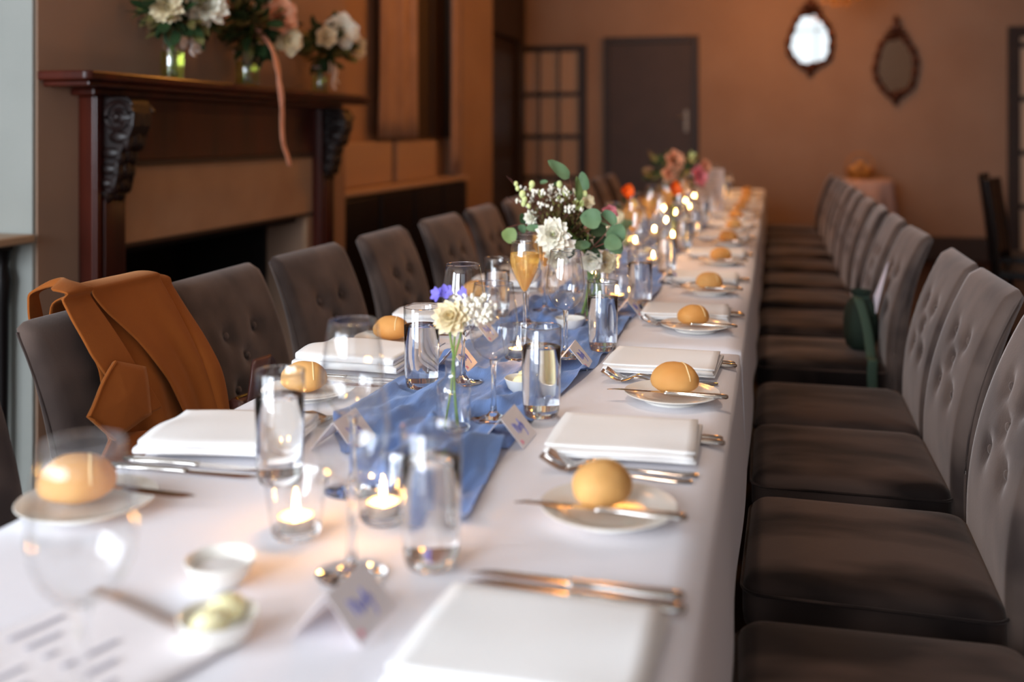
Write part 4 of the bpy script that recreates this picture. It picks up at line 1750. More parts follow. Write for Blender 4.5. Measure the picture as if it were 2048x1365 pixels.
def cluster(b, c, r, n, fr, rr, fn=None):
    for _ in range(n):
        v = Vector((rr.gauss(0, 1), rr.gauss(0, 1), rr.gauss(0, 1))).normalized() * (rr.random() ** 0.4)
        p = Vector(c) + Vector((v.x * r[0], v.y * r[1], v.z * r[2]))
        s = fr * rr.uniform(0.7, 1.3)
        b.ball(p, (s, s, s * 1.1), 6, 4)


# ------------------------------------------------------------------ little bud vase on the runner
def bottle(parent, R_, H_, neck, water=None):
    b = MB()
    sh = H_ * 0.64
    pr = [(R_ * 0.9, 0.002), (R_, 0.006), (R_, sh * 0.86), (R_ * 0.93, sh), (neck * 1.15, sh + (R_ - neck) * 0.62), (neck, sh + (R_ - neck) * 0.95), (neck, H_ - 0.004),
          (neck * 1.28, H_ - 0.002), (neck * 1.3, H_), (neck * 0.9, H_)]
    b.lathe(pr, 40)
    b.build('bottle', M['glass_rim'], parent, angle=0)
    b = MB()
    b.lathe([(0.001, 0.0003), (R_ * 0.86, 0.0003), (R_ * 0.95, 0.003), (R_ * 0.95, 0.005), (0.001, 0.0045)], 32, None, True, True)
    b.build('bottle_base', M['glass_solid'], parent, angle=60)


rr = random.Random(11)
VX, VY = -0.4675, 1.444
bv = thing('bud_vase', 'small clear bottle vase with white blossom on the blue runner', 'vase', (VX, VY, TZ + 0.0018))
bottle(bv, 0.0262, 0.110, 0.0125)
FLAT.append((VX, VY, 0.034))
bf = thing('flower_sprig', 'white blossom cluster with purple petals in the small bottle', 'flowers', (VX, VY, TZ + 0.006))
for k, (x0, x1, y1, z1) in enumerate(((-0.014, 0.004, -0.004, 0.150), (0.006, -0.006, -0.006, 0.155), (0.002, 0.018, 0.0, 0.165))):
    b = MB()
    b.tube([(x0, 0.004 * k, 0.0), (x0 * 0.3, 0, 0.055), (x0 * 0.1, 0, 0.10), (x1, y1, z1)], 0.0016, 6)
    b.build('stem', M['stem'], bf)
flower_head('dahlia', (0.002, -0.012, 0.168), (-0.1, -0.8, 0.35), 0.027, bf, M['petal_cream'], rr, 'yellow')
b = MB()
cluster(b, (0.034, 0.0, 0.180), (0.034, 0.020, 0.024), 150, 0.0030, rr)
cluster(b, (0.012, 0.004, 0.176), (0.024, 0.016, 0.024), 80, 0.0032, rr)
o = b.build('blossom_cluster', M['petal'], bf)
o['kind'] = 'stuff'
for x, z in ((-0.026, 0.198), (-0.014, 0.202), (0.016, 0.200)):
    flower_head('small', (x, 0.006, z), (rr.uniform(-0.6, 0.2), -0.8, 0.3), 0.014, bf, M['petal_purple'], rr)

# ------------------------------------------------------------------ the big bouquet in its glass vase
BX, BY = -0.418, 2.395
vz = thing('glass_vase', 'clear cylinder vase of green stems holding the big bouquet', 'vase', (BX, BY, TZ + 0.0018))
b = MB()
b.lathe([(0.046, 0.004), (0.050, 0.012), (0.055, 0.140), (0.0555, 0.142), (0.0535, 0.141)], 44)
b.build('vase_body', M['glass'], vz, angle=0)
b = MB()
b.lathe([(0.001, 0.0003), (0.045, 0.0003), (0.049, 0.006), (0.049, 0.009), (0.001, 0.009)], 40, None, True, True)
b.build('vase_base', M['glass_solid'], vz, angle=60)
b = MB()
b.tube([(0.055 * cos(2 * pi * k / 40), 0.055 * sin(2 * pi * k / 40), 0.142) for k in range(41)], 0.0009, 5, caps=False)
b.build('rim', M['glass_rim'], vz)
FLAT.append((BX, BY, 0.06))

BC = Vector((BX, BY, 0))
bq = thing('bouquet', 'bouquet of white blooms, heather and round eucalyptus leaves in the glass vase', 'flowers', (BX, BY, TZ))
BD = 2.36


def B(u, v, dd=0.0):
    """Bouquet-local position."""
    return at_depth(u, v, BD + dd) - Vector((BX, BY, TZ))


VIEW = Vector((SIN, -COS, 0))   # towards the viewer's side
b = MB()
for k in range(11):
    a = k * 2.4
    top = B(1140 + rr.uniform(-38, 45), 470 + rr.uniform(-25, 20), rr.uniform(-0.05, 0.05))
    b.tube([(0.03 * cos(a), 0.03 * sin(a), 0.013), (0.015 * cos(a + 1), 0.015 * sin(a + 1), 0.09), (0.02 * cos(a + 2), 0.02 * sin(a + 2), 0.15), top], 0.0024, 6)
b.build('stems', M['stem'], bq)['kind'] = 'stuff'
# eucalyptus: (base u,v) -> (tip u,v), width px, material, depth offset, normal
LV = [((1139, 357), (1093, 324), 34, 'leaf', -0.03, (0.3, -0.6, 0.7)),
      ((1160, 404), (1149, 353), 22, 'leaf_light', -0.04, (0.9, -0.5, 0)),
      ((1172, 382), (1165, 343), 24, 'leaf', 0.03, (-0.3, -0.8, 0.2)),
      ((1203, 441), (1160, 436), 42, 'leaf', -0.06, (0, -0.9, 0.4)),
      ((1200, 430), (1234, 446), 32, 'leaf', -0.03, (0.2, -0.9, 0.3)),
      ((1222, 452), (1243, 484), 40, 'leaf', -0.06, (0.2, -0.95, 0.2)),
      ((1240, 478), (1209, 497), 34, 'leaf', -0.07, (0, -0.95, 0.3)),
      ((1222, 482), (1243, 508), 28, 'leaf', -0.04, (0.3, -0.9, 0)),
      ((1212, 452), (1178, 468), 34, 'leaf_dark', 0.02, (0, -0.9, 0.3)),
      ((1182, 488), (1134, 500), 24, 'leaf', -0.05, (0, -0.7, 0.8)),
      ((1014, 456), (1025, 488), 30, 'leaf_light', -0.02, (0.2, -0.9, 0.3)),
      ((1042, 448), (1048, 466), 16, 'leaf', 0.0, (0, -0.9, 0.2)),
      ((1052, 455), (1088, 460), 17, 'leaf', -0.03, (0, -0.8, 0.6)),
      ((1048, 452), (1044, 425), 14, 'leaf_dark', 0.03, (0, -1, 0)),
      ((1152, 402), (1142, 440), 26, 'leaf_dark', 0.03, (0.2, -0.9, 0)),
      ((1195, 470), (1208, 500), 30, 'leaf_dark', 0.03, (0.2, -0.9, 0.2)),
      ((1102, 372), (1126, 366), 14, 'leaf_dark', 0.03, (0, -0.6, 0.8)),
      ((1115, 385), (1150, 390), 18, 'leaf_dark', 0.05, (0, -0.6, 0.8)),
      ((1080, 366), (1096, 364), 12, 'leaf', 0.02, (0, -0.7, 0.7)),
      ((1150, 500), (1110, 520), 26, 'leaf_dark', 0.03, (0, -0.9, 0.4)),
      ((1170, 495), (1200, 515), 26, 'leaf_dark', 0.02, (0, -0.9, 0.4)),
      ((1130, 500), (1090, 498), 26, 'leaf_dark', 0.06, (0, -0.9, 0.4))]
for (u0, v0), (u1, v1), wpx, mm, dd, nrm in LV:
    p0, p1 = B(u0, v0, dd), B(u1, v1, dd + rr.uniform(-0.012, 0.012))
    b = MB()
    leaf_mesh(b, look(p0, p1, nrm), (p1 - p0).length, wpx * BD / 2000, 'round', 0.10, 0.10, 9, 8)
    b.build('leaf', M[mm], bq, angle=0)
# branches carrying them
b = MB()
for pts in (((1148, 480, 0), (1150, 420, 0), (1143, 370, -0.02), (1139, 357, -0.03)), ((1150, 420, 0), (1158, 404, -0.03)), ((1148, 400, 0), (1172, 382, 0.03)),
            ((1180, 500, -0.02), (1205, 475, -0.05), (1222, 452, -0.05), (1203, 441, -0.06)), ((1222, 452, -0.05), (1200, 430, -0.03)), ((1190, 495, -0.03), (1222, 482, -0.05), (1240, 478, -0.07)),
            ((1100, 480, 0.02), (1060, 452, 0), (1042, 448, 0), (1014, 456, -0.02))):
    b.tube([B(*p) for p in pts], 0.0013, 5)
b.build('branches', M['twig'], bq)['kind'] = 'stuff'
# blooms
flower_head('dahlia', B(1107, 470, -0.09), VIEW + Vector((-0.15, 0, 0.15)), 0.037, bq, M['petal'], rr, 'bud')
flower_head('dahlia', B(1114, 508, -0.06), VIEW + Vector((0.1, 0, -0.6)), 0.030, bq, M['petal'], rr)
flower_head('small', B(1132, 490, -0.08), VIEW + Vector((0.6, 0, -0.1)), 0.024, bq, M['petal'], rr)
flower_head('dahlia', B(1064, 436, 0.0), VIEW + Vector((-0.7, 0, 0.2)), 0.018, bq, M['petal'], rr)
flower_head('rose', B(1176, 404, 0.02), VIEW + Vector((0.2, 0, 0.5)), 0.018, bq, M['petal_cream'], rr)
flower_head('dahlia', B(1157, 410, -0.01), VIEW + Vector((0, 0, 0.3)), 0.014, bq, M['bud'], rr)
flower_head('rose', B(1212, 525, 0.06), VIEW + Vector((0.2, 0, -0.1)), 0.028, bq, M['petal_cream'], rr)
flower_head('rose', B(1182, 522, 0.02), VIEW + Vector((0, 0, -0.3)), 0.028, bq, M['petal'], rr)
flower_head('rose', B(1220, 425, 0.10), VIEW + Vector((0.3, 0, 0.5)), 0.020, bq, M['petal_pink'], rr)
# pale green buds
for u, v, r_ in ((1032, 368, 4.5), (1035, 377, 4.5), (1045, 389, 7), (1049, 399, 6), (1064, 369, 6.5), (1062, 378, 4), (1083, 388, 7), (1119, 369, 6.5), (1132, 386, 7.5), (1170, 388, 5.5),
                 (1118, 398, 5), (1153, 386, 4), (1058, 412, 5), (1047, 408, 5)):
    b = MB()
    p = B(u, v, -0.02)
    b.ball(p, (r_ * BD / 2000, r_ * BD / 2000, r_ * BD / 2000 * 1.25), 10, 7)
    b.build('flower_bud', M['bud'], bq)
# heather: fine twigs with tiny leaves and white bells
tw, lf, bl = MB(), MB(), MB()
root = B(1130, 480, 0)
for k in range(260):
    ang = rr.uniform(-0.25, 1.0)
    if k < 150:
        u, v = 1030 + rr.random() * 110, 372 + rr.random() * 85
        u += (v - 372) * 0.45
        if rr.random() < 0.35:
            v = 380 + rr.random() * 40
    else:
        u, v = 1105 + rr.random() * 85, 425 + rr.random() * 65
    tip = B(u, v, rr.uniform(-0.06, 0.08))
    base = root.lerp(tip, rr.uniform(0.2, 0.5)) + Vector((rr.uniform(-0.015, 0.015),) * 3)
    tw.tube([base, base.lerp(tip, 0.5) + Vector((rr.uniform(-0.006, 0.006), 0, rr.uniform(-0.004, 0.008))), tip], 0.0007, 4)
    for q in range(9):
        p = base.lerp(tip, 0.25 + 0.75 * q / 9)
        d = Vector((rr.uniform(-1, 1), rr.uniform(-1, 1), rr.uniform(-0.2, 1))).normalized()
        leaf_mesh(lf, look(p, p + d, (0, 0, 1)), rr.uniform(0.009, 0.015), 0.0045, 'spoon', 0.1, 0.1, 2, 2)
    if k < 96 and v < 420 and rr.random() < 0.5:
        for q in range(5):
            p = tip + Vector((rr.gauss(0, 0.005), rr.gauss(0, 0.005), rr.gauss(0, 0.005)))
            s_ = rr.uniform(0.0022, 0.0038)
            bl.ball(p, (s_, s_, s_ * 1.3), 6, 4)
for (u, v), (u1, v1) in (((1060, 400), (1013, 352)), ((1070, 410), (1020, 356)), ((1060, 420), (1012, 393))):
    tw.tube([B(u, v), B((u + u1) / 2, (v + v1) / 2 + 3), B(u1, v1, -0.02)], [0.001, 0.0009, 0.0005], 4)
tw.build('heather_twigs', M['twig'], bq)['kind'] = 'stuff'
lf.build('heather_leaves', M['leaf_olive'], bq, angle=0)['kind'] = 'stuff'
bl.build('heather_bells', M['petal'], bq)['kind'] = 'stuff'
b = MB()
for k in range(90):
    p0 = B(1140 + rr.uniform(-45, 50), 480 + rr.uniform(-45, 25), rr.uniform(-0.02, 0.08))
    d = Vector((rr.uniform(-1, 1), rr.uniform(-1, 1), rr.uniform(-0.5, 1))).normalized()
    leaf_mesh(b, look(p0, p0 + d, (0, -0.5, 1)), rr.uniform(0.018, 0.032), 0.013, 'spoon', 0.15, 0.1, 3, 2)
b.build('filler_foliage', M['leaf_dark'], bq, angle=0)['kind'] = 'stuff'


# ------------------------------------------------------------------ other arrangements
def arrangement(label, loc, heads, fol, spread, n_leaf, leafL, mats, group=None, up=0.0, seed=1):
    """heads: (dx, dy, dz, r, kind, material)"""
    q = random.Random(seed)
    o = thing('bouquet' if n_leaf > 20 else 'flower_sprig', label, 'flowers', loc, 0, group)
    b = MB()
    c = Vector(fol)
    for k in range(7):
        a = k * 0.9
        b.tube([(0.012 * cos(a), 0.012 * sin(a), 0.01), (0.008 * cos(a + 2), 0.008 * sin(a + 2), c.z * 0.5), c + Vector((q.uniform(-1, 1) * spread[0] * 0.5, q.uniform(-1, 1) * spread[1] * 0.5, 0))], 0.002, 5)
    b.build('stems', M['stem'], o)['kind'] = 'stuff'
    for mi, mm in enumerate(mats):
        b = MB()
        for k in range(n_leaf // len(mats)):
            v = Vector((q.gauss(0, 1), q.gauss(0, 1), q.gauss(0, 1))).normalized() * (q.random() ** 0.5)
            p = c + Vector((v.x * spread[0], v.y * spread[1], v.z * spread[2]))
            d = (v + Vector((q.uniform(-0.6, 0.6), q.uniform(-0.6, 0.6), q.uniform(-0.6, 0.6)))).normalized()
            L = leafL * q.uniform(0.6, 1.2)
            leaf_mesh(b, look(p, p + d, (q.uniform(-0.5, 0.5), -0.7, 0.8)), L, L * 0.55, 'spoon', 0.15, 0.12, 4, 3)
        b.build('foliage', M[mm], o, angle=0)['kind'] = 'stuff'
    for dx, dy, dz, r_, kind, mm in heads:
        flower_head(kind, (dx, dy, dz), Vector((dx * 1.5 + 0.35, dy - 0.25, dz - c.z + 0.05)) * 2 + Vector((0.3, -0.6, 0.1)), r_, o, M[mm], q)
    return o


# mantel jars with bouquets
def jar(label, x, y, R_, H_, z=1.3855):
    o = thing('glass_jar', label, 'vase', (x, y, z), 0, 'jars on the mantel shelf')
    b = MB()
    b.lathe([(R_ * 0.9, 0.002), (R_, 0.01), (R_, H_ * 0.72), (R_ * 0.8, H_ * 0.84), (R_ * 0.74, H_ * 0.86), (R_ * 0.76, H_), (R_ * 0.70, H_)], 32)
    b.build('jar_body', M['glass_rim'], o, angle=0)
    b = MB()
    b.lathe([(0.001, 0.002), (R_ * 0.92, 0.002), (R_ * 0.96, 0.012), (R_ * 0.96, H_ * 0.62), (0.001, H_ * 0.62)], 28, None, True, True)
    b.build('jar_water', M['jar_water'], o, angle=60)
    return o


def bow(label, x, y, z, s, drop, group='white ribbons on the jars'):
    o = thing('ribbon_bow', label, 'ribbon', (x, y, z), 0, group)
    b = MB()
    b.tube([(0.038 * cos(2 * pi * k / 24), 0.038 * sin(2 * pi * k / 24), 0) for k in range(25)], 0.006, 6, caps=False)
    b.build('ribbon_band', M['ribbon_white'], o)
    for sy, ln in ((1, 1.0), (-1, 0.55)):
        b = MB()

        def fn(u, t, sy=sy, ln=ln):
            a = u * 2 * pi
            return (0.045 + 0.02 * sin(a) * s * 20 * 0.05, sy * (0.01 + 0.055 * s / 0.05 * 0.9 * ln * (0.5 - 0.5 * cos(a))), 0.022 * sin(a) * ln + (t - 0.5) * 0.034)
        b.grid(fn, 20, 3)
        b.build('ribbon_loop', M['ribbon_white'], o, solid=0.001, angle=0)
    for sy, dl in ((0.6, drop), (1.5, drop * 0.7)):
        b = MB()
        b.grid(lambda u, t: (0.05 + 0.006 * sin(t * 7), sy * 0.018 + t * 0.02 * sy + (u - 0.5) * 0.024, -t * dl), 2, 10)
        b.build('ribbon_tail', M['ribbon_white'], o, solid=0.001, angle=0)
    return o


MX = -1.975
jar('glass jar nearest the white wall on the mantel shelf, white bow tied on', MX, 3.00, 0.040, 0.150)
jar('middle glass jar on the mantel shelf, behind the hanging peach ribbon', MX, 3.50, 0.047, 0.150)
jar('glass jar at the far end of the mantel shelf, under the smallest bouquet', MX, 4.15, 0.036, 0.125)
bow('white satin bow on the mantel jar nearest the white wall', MX + 0.012, 3.01, 1.515, 0.075, 0.05)
bow('small white ribbon on the middle mantel jar', MX - 0.01, 3.50, 1.52, 0.03, 0.03)
bow('white ribbon with long tails on the far mantel jar', MX + 0.01, 4.15, 1.50, 0.035, 0.10)
arrangement('large dark-leaved bouquet with white dahlia in the mantel jar nearest the white wall', (MX, 3.00, 1.39),
            [(0.10, 0.03, 0.245, 0.075, 'dahlia', 'petal'), (0.07, -0.14, 0.22, 0.05, 'dahlia', 'petal_cream'), (0.06, 0.17, 0.25, 0.055, 'rose', 'petal_peach'), (0.0, -0.05, 0.34, 0.06, 'rose', 'petal')],
            (0.035, 0.0, 0.25), (0.085, 0.22, 0.115), 190, 0.075, ('leaf_dark', 'leaf_dark', 'leaf_olive'), 'mantel bouquets', seed=3)
arrangement('dark bouquet with peach and cream roses in the middle mantel jar', (MX, 3.50, 1.39),
            [(0.12, 0.10, 0.185, 0.065, 'rose', 'petal_cream'), (0.11, 0.06, 0.27, 0.075, 'rose', 'petal_peach'), (0.08, 0.18, 0.24, 0.04, 'rose', 'petal_peach'), (0.03, 0.10, 0.33, 0.07, 'rose', 'petal')],
            (0.035, 0.0, 0.225), (0.085, 0.22, 0.115), 190, 0.08, ('leaf_dark', 'leaf_dark', 'leaf_olive'), 'mantel bouquets', seed=5)
arrangement('small rounded bouquet of pale roses in the far mantel jar', (MX, 4.15, 1.39),
            [(0.10, 0.0, 0.27, 0.085, 'rose', 'petal'), (0.10, -0.15, 0.23, 0.05, 'rose', 'petal_cream'), (0.08, 0.20, 0.22, 0.06, 'rose', 'petal_cream'), (0.09, 0.11, 0.27, 0.045, 'rose', 'petal_peach')],
            (0.03, 0.02, 0.21), (0.08, 0.17, 0.10), 140, 0.07, ('leaf_dark', 'leaf_dark', 'leaf_olive'), 'mantel bouquets', seed=8)
rb = thing('hanging_ribbon', 'long peach satin ribbon hanging from the middle mantel bouquet over the shelf edge', 'ribbon', (-1.80, 3.47, 1.0))
for q, (dy, zb, w_) in enumerate(((0.0, 0.075, 0.034), (-0.03, 0.16, 0.026))):
    b = MB()

    def fn(u, t, dy=dy, zb=zb, w_=w_):
        z = 0.60 + (zb - 0.60) * t
        y = dy * t + 0.010 * sin(t * 9 + q) - 0.02 + 0.05 * t + (0.03 * max(0, t - 0.85) / 0.15 if q == 0 else 0)
        x = -0.015 - 0.09 * max(0, (z - 0.42) / 0.18) ** 1.5 + 0.006 * sin(t * 14)
        return (x + q * 0.006, y + (u - 0.5) * w_, z)
    b.grid(fn, 3, 30)
    b.build('ribbon_strand', M['ribbon_peach'], rb, solid=0.0012, angle=0)

# bud vases with poppies and far flowers on the table


def small_vase(label, x, y):
    o = thing('bud_vase', label, 'vase', (x, y, TZ + 0.0018), 0, 'small bottle vases')
    bottle(o, 0.026, 0.11, 0.0125)
    FLAT.append((x, y, 0.034))
    return o


small_vase('small bottle vase holding the nearer orange poppy', -0.557, 3.92)
arrangement('orange poppies rising behind the big bouquet, nearer stem', (-0.557, 3.92, TZ + 0.006), [(0, 0, 0.215, 0.034, 'poppy', 'petal_orange'), (0.02, -0.02, 0.165, 0.028, 'poppy', 'yellow')],
            (0, 0, 0.15), (0.02, 0.02, 0.03), 6, 0.03, ('leaf_dark',), 'table sprigs', seed=2)
small_vase('small bottle vase holding the farther orange poppy', -0.40, 4.20)
arrangement('orange poppy rising among the far glasses, farther stem', (-0.40, 4.20, TZ + 0.006), [(0, 0, 0.215, 0.036, 'poppy', 'petal_orange')],
            (0, 0, 0.15), (0.02, 0.02, 0.03), 6, 0.03, ('leaf_dark',), 'table sprigs', seed=4)
small_vase('small bottle vase with white flower beyond the big bouquet', -0.50, 3.20)
arrangement('white bloom with one long green leaf beyond the big bouquet', (-0.50, 3.20, TZ + 0.006), [(0, 0, 0.17, 0.040, 'rose', 'petal_cream'), (-0.05, 0.03, 0.16, 0.03, 'small', 'petal'), (-0.07, 0.0, 0.15, 0.025, 'rose', 'petal_pink')],
            (0, 0, 0.14), (0.03, 0.03, 0.03), 8, 0.05, ('leaf',), 'table sprigs', seed=6)
fv = thing('glass_vase', 'glass vase of the far table bouquet before the brown door', 'vase', (-0.53, 5.45, TZ + 0.0018))
b = MB()
b.lathe([(0.046, 0.004), (0.050, 0.012), (0.055, 0.140), (0.0535, 0.141)], 32)
b.build('vase_body', M['glass'], fv, angle=0)
FLAT.append((-0.53, 5.45, 0.06))
arrangement('far table bouquet with peach blooms in front of the brown door', (-0.53, 5.45, TZ + 0.006),
            [(0.02, -0.05, 0.30, 0.06, 'rose', 'petal_peach'), (0.0, -0.08, 0.23, 0.05, 'rose', 'petal_peach'), (0.15, -0.02, 0.22, 0.06, 'rose', 'petal_pink'), (0.18, 0.0, 0.27, 0.04, 'rose', 'petal_peach'), (0.10, 0, 0.32, 0.035, 'small', 'bud')],
            (0.02, 0, 0.235), (0.16, 0.10, 0.10), 120, 0.06, ('leaf_dark', 'leaf_olive'), None, seed=9)

# standing menu at the far end
mn = thing('standing_menu', 'white menu card standing upright towards the table far end', 'menu', (-0.345, 5.80, TZ + 0.002), R(8))
b = MB()
b.bbox(-0.078, 0.078, -0.0015, 0.0015, 0.004, 0.25)
b.build('menu_card', M['card'], mn, smooth=False)
b = MB()
for k, (w_, z) in enumerate(((0.035, 0.225), (0.05, 0.212), (0.03, 0.19), (0.045, 0.17), (0.04, 0.15), (0.045, 0.13), (0.03, 0.11))):
    b.bbox(-w_, w_, -0.0022, -0.0016, z, z + 0.004)
b.build('printed_lines', M['ink_grey'], mn, smooth=False)['kind'] = 'stuff'
b = MB()
b.bbox(-0.03, 0.03, -0.02, 0.02, 0, 0.006)
b.build('card_stand', M['oak'], mn, smooth=False, bevel=0.002)
FLAT.append((-0.345, 5.80, 0.05))

# menu lying near the camera
mu = thing('menu_card', 'large white printed menu lying at the near left corner of the table', 'menu', (-0.600, 0.655, TZ + 0.0015), R(-19))
b = MB()
b.grid(lambda s, t: (-0.098 + 0.196 * s, -0.15 + 0.32 * t, 0.0022 + 0.003 * max(0, t - 0.75) / 0.25 * (1 - 0.6 * s) + 0.0015 * sin(s * 6 + t * 3) ** 2), 10, 16)
b.build('menu_sheet', M['card'], mu, solid=0.0012, angle=0)
b = MB()
for k in range(6):
    xv = -0.075 + k * 0.027
    for y0_, y1_ in ((-0.10 + 0.02 * (k % 3), -0.02), (0.0, 0.045 - 0.012 * (k % 2)), (0.062, 0.115 - 0.02 * (k % 3))):
        b.bbox(xv, xv + 0.0035, y0_, y1_, 0.0042, 0.0050)
b.build('printed_lines', M['ink_grey'], mu, smooth=False, angle=0)['kind'] = 'stuff'
b = MB()
q = random.Random(4)
for k in range(26):
    p0 = Vector((0.100 + q.uniform(-0.012, 0.012), -0.04 + q.uniform(-0.03, 0.03), 0.008))
    d = Vector((q.uniform(-1, 1), q.uniform(-1, 1), q.uniform(0, 0.8))).normalized()
    leaf_mesh(b, look(p0, p0 + d, (0, 0, 1)), 0.018, 0.006, 'spoon', 0.1, 0.1, 3, 2)
b.build('dried_sprig', M['dried'], mu, angle=0)['kind'] = 'stuff'

make_runner()

# ================================================================== coat over the chair
ct = thing('camel_coat', 'camel brown wool coat draped over the chair back by the fireplace', 'coat', (-0.893 - 0.195, 1.60, 0))


def front_x(z):            # outwards from the chair face, towards +x
    return -back_x(z)


def lerp_tab(tab, z):
    for (z0, a), (z1, b_) in zip(tab, tab[1:]):
        if z0 >= z >= z1:
            f = (z0 - z) / (z0 - z1)
            return a + (b_ - a) * f
    return tab[0][1] if z > tab[0][0] else tab[-1][1]


def drape(name, left, right, off, folds, amp, seed, z_end=0.50, over=0.16, th=0.005, nseg=46, nw=22, flare=0.0, m='wool', top_lift=0.0):
    """Sheet that starts behind the chair back, rises over its top and falls down the face."""
    b = MB()
    zt = 0.900 + off

    def fn(s, t):
        total = over + 0.075 + (zt - z_end)
        d = t * total
        if d < over:                       # behind
            z = zt - over + d - 0.01
            x = -0.11 - 0.060 - off
        elif d < over + 0.075:             # over the top
            f = (d - over) / 0.075
            x = -0.11 - 0.060 - off + f * (0.072 + off * 2)
            z = zt + 0.010 * sin(pi * f) - 0.01 * (1 - f) + top_lift * sin(pi * s) * sin(pi * f)
        else:
            z = zt - (d - over - 0.075)
            x = front_x(max(0.48, z)) + 0.012 + off
            if z > 0.86:
                x -= 0.0
        zz = min(z, 0.91)
        yl, yr = lerp_tab(left, zz), lerp_tab(right, zz)
        if d < over + 0.04:
            yl += 0.045
        y = yl + (yr - yl) * s
        k = min(1, max(0, (zt - z) / 0.18)) if d > over + 0.075 else 0.1
        x += amp * k * (sin(s * folds * 2 * pi + seed + 1.2 * sin(z * 6)) + 0.5 * sin(s * folds * 3.7 * pi + seed)) + amp * k
        x += flare * k * s * (1 - s) * 4
        y += 0.006 * k * sin(z * 14 + seed + s * 3)
        return (x, y - 1.60, z)
    b.grid(fn, nw, nseg)
    o = b.build(name, M[m], ct, angle=0, solid=th, offset=0, subsurf=1)
    return o


# left edge / right edge tables, height -> y
drape('coat_body', [(0.95, 1.50), (0.86, 1.485), (0.79, 1.50), (0.70, 1.47), (0.62, 1.47), (0.45, 1.50)],
      [(0.95, 1.76), (0.88, 1.765), (0.80, 1.775), (0.70, 1.80), (0.45, 1.80)], 0.004, 2.6, 0.007, 1.0, z_end=0.47, over=0.20)
drape('coat_front_panel', [(0.95, 1.53), (0.88, 1.555), (0.82, 1.60), (0.74, 1.645), (0.62, 1.69), (0.45, 1.73)],
      [(0.95, 1.745), (0.88, 1.755), (0.80, 1.765), (0.70, 1.775), (0.45, 1.785)], 0.020, 1.3, 0.005, 2.0, z_end=0.47, over=0.06)
drape('coat_collar', [(0.95, 1.46), (0.88, 1.462), (0.82, 1.475), (0.77, 1.50), (0.70, 1.55)],
      [(0.95, 1.52), (0.88, 1.54), (0.82, 1.555), (0.77, 1.565), (0.70, 1.60)], 0.026, 0.5, 0.004, 0.3, z_end=0.70, over=0.10, top_lift=0.012)
drape('coat_sleeve', [(0.95, 1.72), (0.88, 1.74), (0.80, 1.755), (0.70, 1.765), (0.45, 1.77)],
      [(0.95, 1.78), (0.88, 1.795), (0.80, 1.81), (0.70, 1.825), (0.45, 1.83)], 0.008, 0.7, 0.008, 0.8, z_end=0.47, over=0.12, flare=0.02)
# two pointed lapels
for nm, pts, xo in (('coat_lapel', [(1.505, 0.805), (1.400, 0.740), (1.445, 0.690), (1.56, 0.70), (1.575, 0.78)], 0.040),
                    ('coat_lapel', [(1.455, 0.695), (1.405, 0.650), (1.44, 0.56), (1.49, 0.46), (1.60, 0.46), (1.57, 0.67)], 0.030)):
    b = MB()
    n = len(pts)
    cy_ = sum(p[0] for p in pts) / n
    cz_ = sum(p[1] for p in pts) / n

    def P(y, z, k):
        return (front_x(max(0.48, z)) + 0.012 + xo + 0.010 * k, y - 1.60, z)
    vs = [P(cy_, cz_, 0.8)]
    fs = []
    sub = 6
    ring = []
    for k in range(n):
        a, c_ = pts[k], pts[(k + 1) % n]
        for q in range(sub):
            f = q / sub
            ring.append((a[0] + (c_[0] - a[0]) * f, a[1] + (c_[1] - a[1]) * f))
    layers = 5
    for L_ in range(1, layers + 1):
        for y, z in ring:
            f = L_ / layers
            vs.append(P(cy_ + (y - cy_) * f, cz_ + (z - cz_) * f, 0.8 * (1 - f) + 0.3 * sin((y + z) * 30) * f))
    m_ = len(ring)
    for k in range(m_):
        fs.append((0, 1 + k, 1 + (k + 1) % m_))
    for L_ in range(1, layers):
        for k in range(m_):
            a0 = 1 + (L_ - 1) * m_
            a1 = 1 + L_ * m_
            fs.append((a0 + k, a1 + k, a1 + (k + 1) % m_, a0 + (k + 1) % m_))
    b.add(vs, fs)
    lp = b.build(nm, M['wool'], ct, angle=0, solid=0.006, offset=0)
    b = MB()
    edge = [P(y, z, 0.3 * sin((y + z) * 30) * 1.0) for y, z in ring[:sub * 2 + 1]]
    b.tube([(x + 0.004, y, z) for x, y, z in edge], 0.0026, 6)
    b.build('stitched_edge', M['wool'], lp)

# ================================================================== brown leather bag on the third chair
lb = thing('leather_handbag', 'dark brown leather handbag with gold zip on the chair past the coat', 'bag', (-1.04, 1.875, 0.492), R(-12))
b = MB()
rings = []
for z, hx, hy in ((0.0, 0.040, 0.060), (0.01, 0.046, 0.068), (0.08, 0.046, 0.070), (0.14, 0.034, 0.068), (0.165, 0.022, 0.064), (0.17, 0.012, 0.06)):
    rings.append([(x, y, z) for x, y in rrect(hx, hy, min(hx, hy) * 0.6, 4)])
b.rings(rings)
b.build('bag_body', M['leather'], lb, angle=50)
b = MB()
b.tube([(0.0, -0.055 + 0.11 * k / 12, 0.172) for k in range(13)], 0.0035, 6)
b.tube([(0.0, -0.055, 0.172), (0.03, -0.064, 0.15), (0.036, -0.064, 0.12)], 0.003, 6)
b.build('gold_zip', M['gold'], lb)
b = MB()
for s_ in (1,):
    b.grid(lambda u, t: (0.022 + 0.012 * sin(t * pi), -0.055 + 0.05 * t + (u - 0.5) * (0.022 + 0.035 * sin(t * pi * 0.5)), 0.11 + 0.135 * sin(t * pi * 0.5)), 4, 12)
    b.grid(lambda u, t: (0.022 - 0.03 * t, -0.005 + 0.075 * t + (u - 0.5) * 0.055 * (1 - 0.3 * t), 0.245 - 0.11 * t * t), 4, 12)
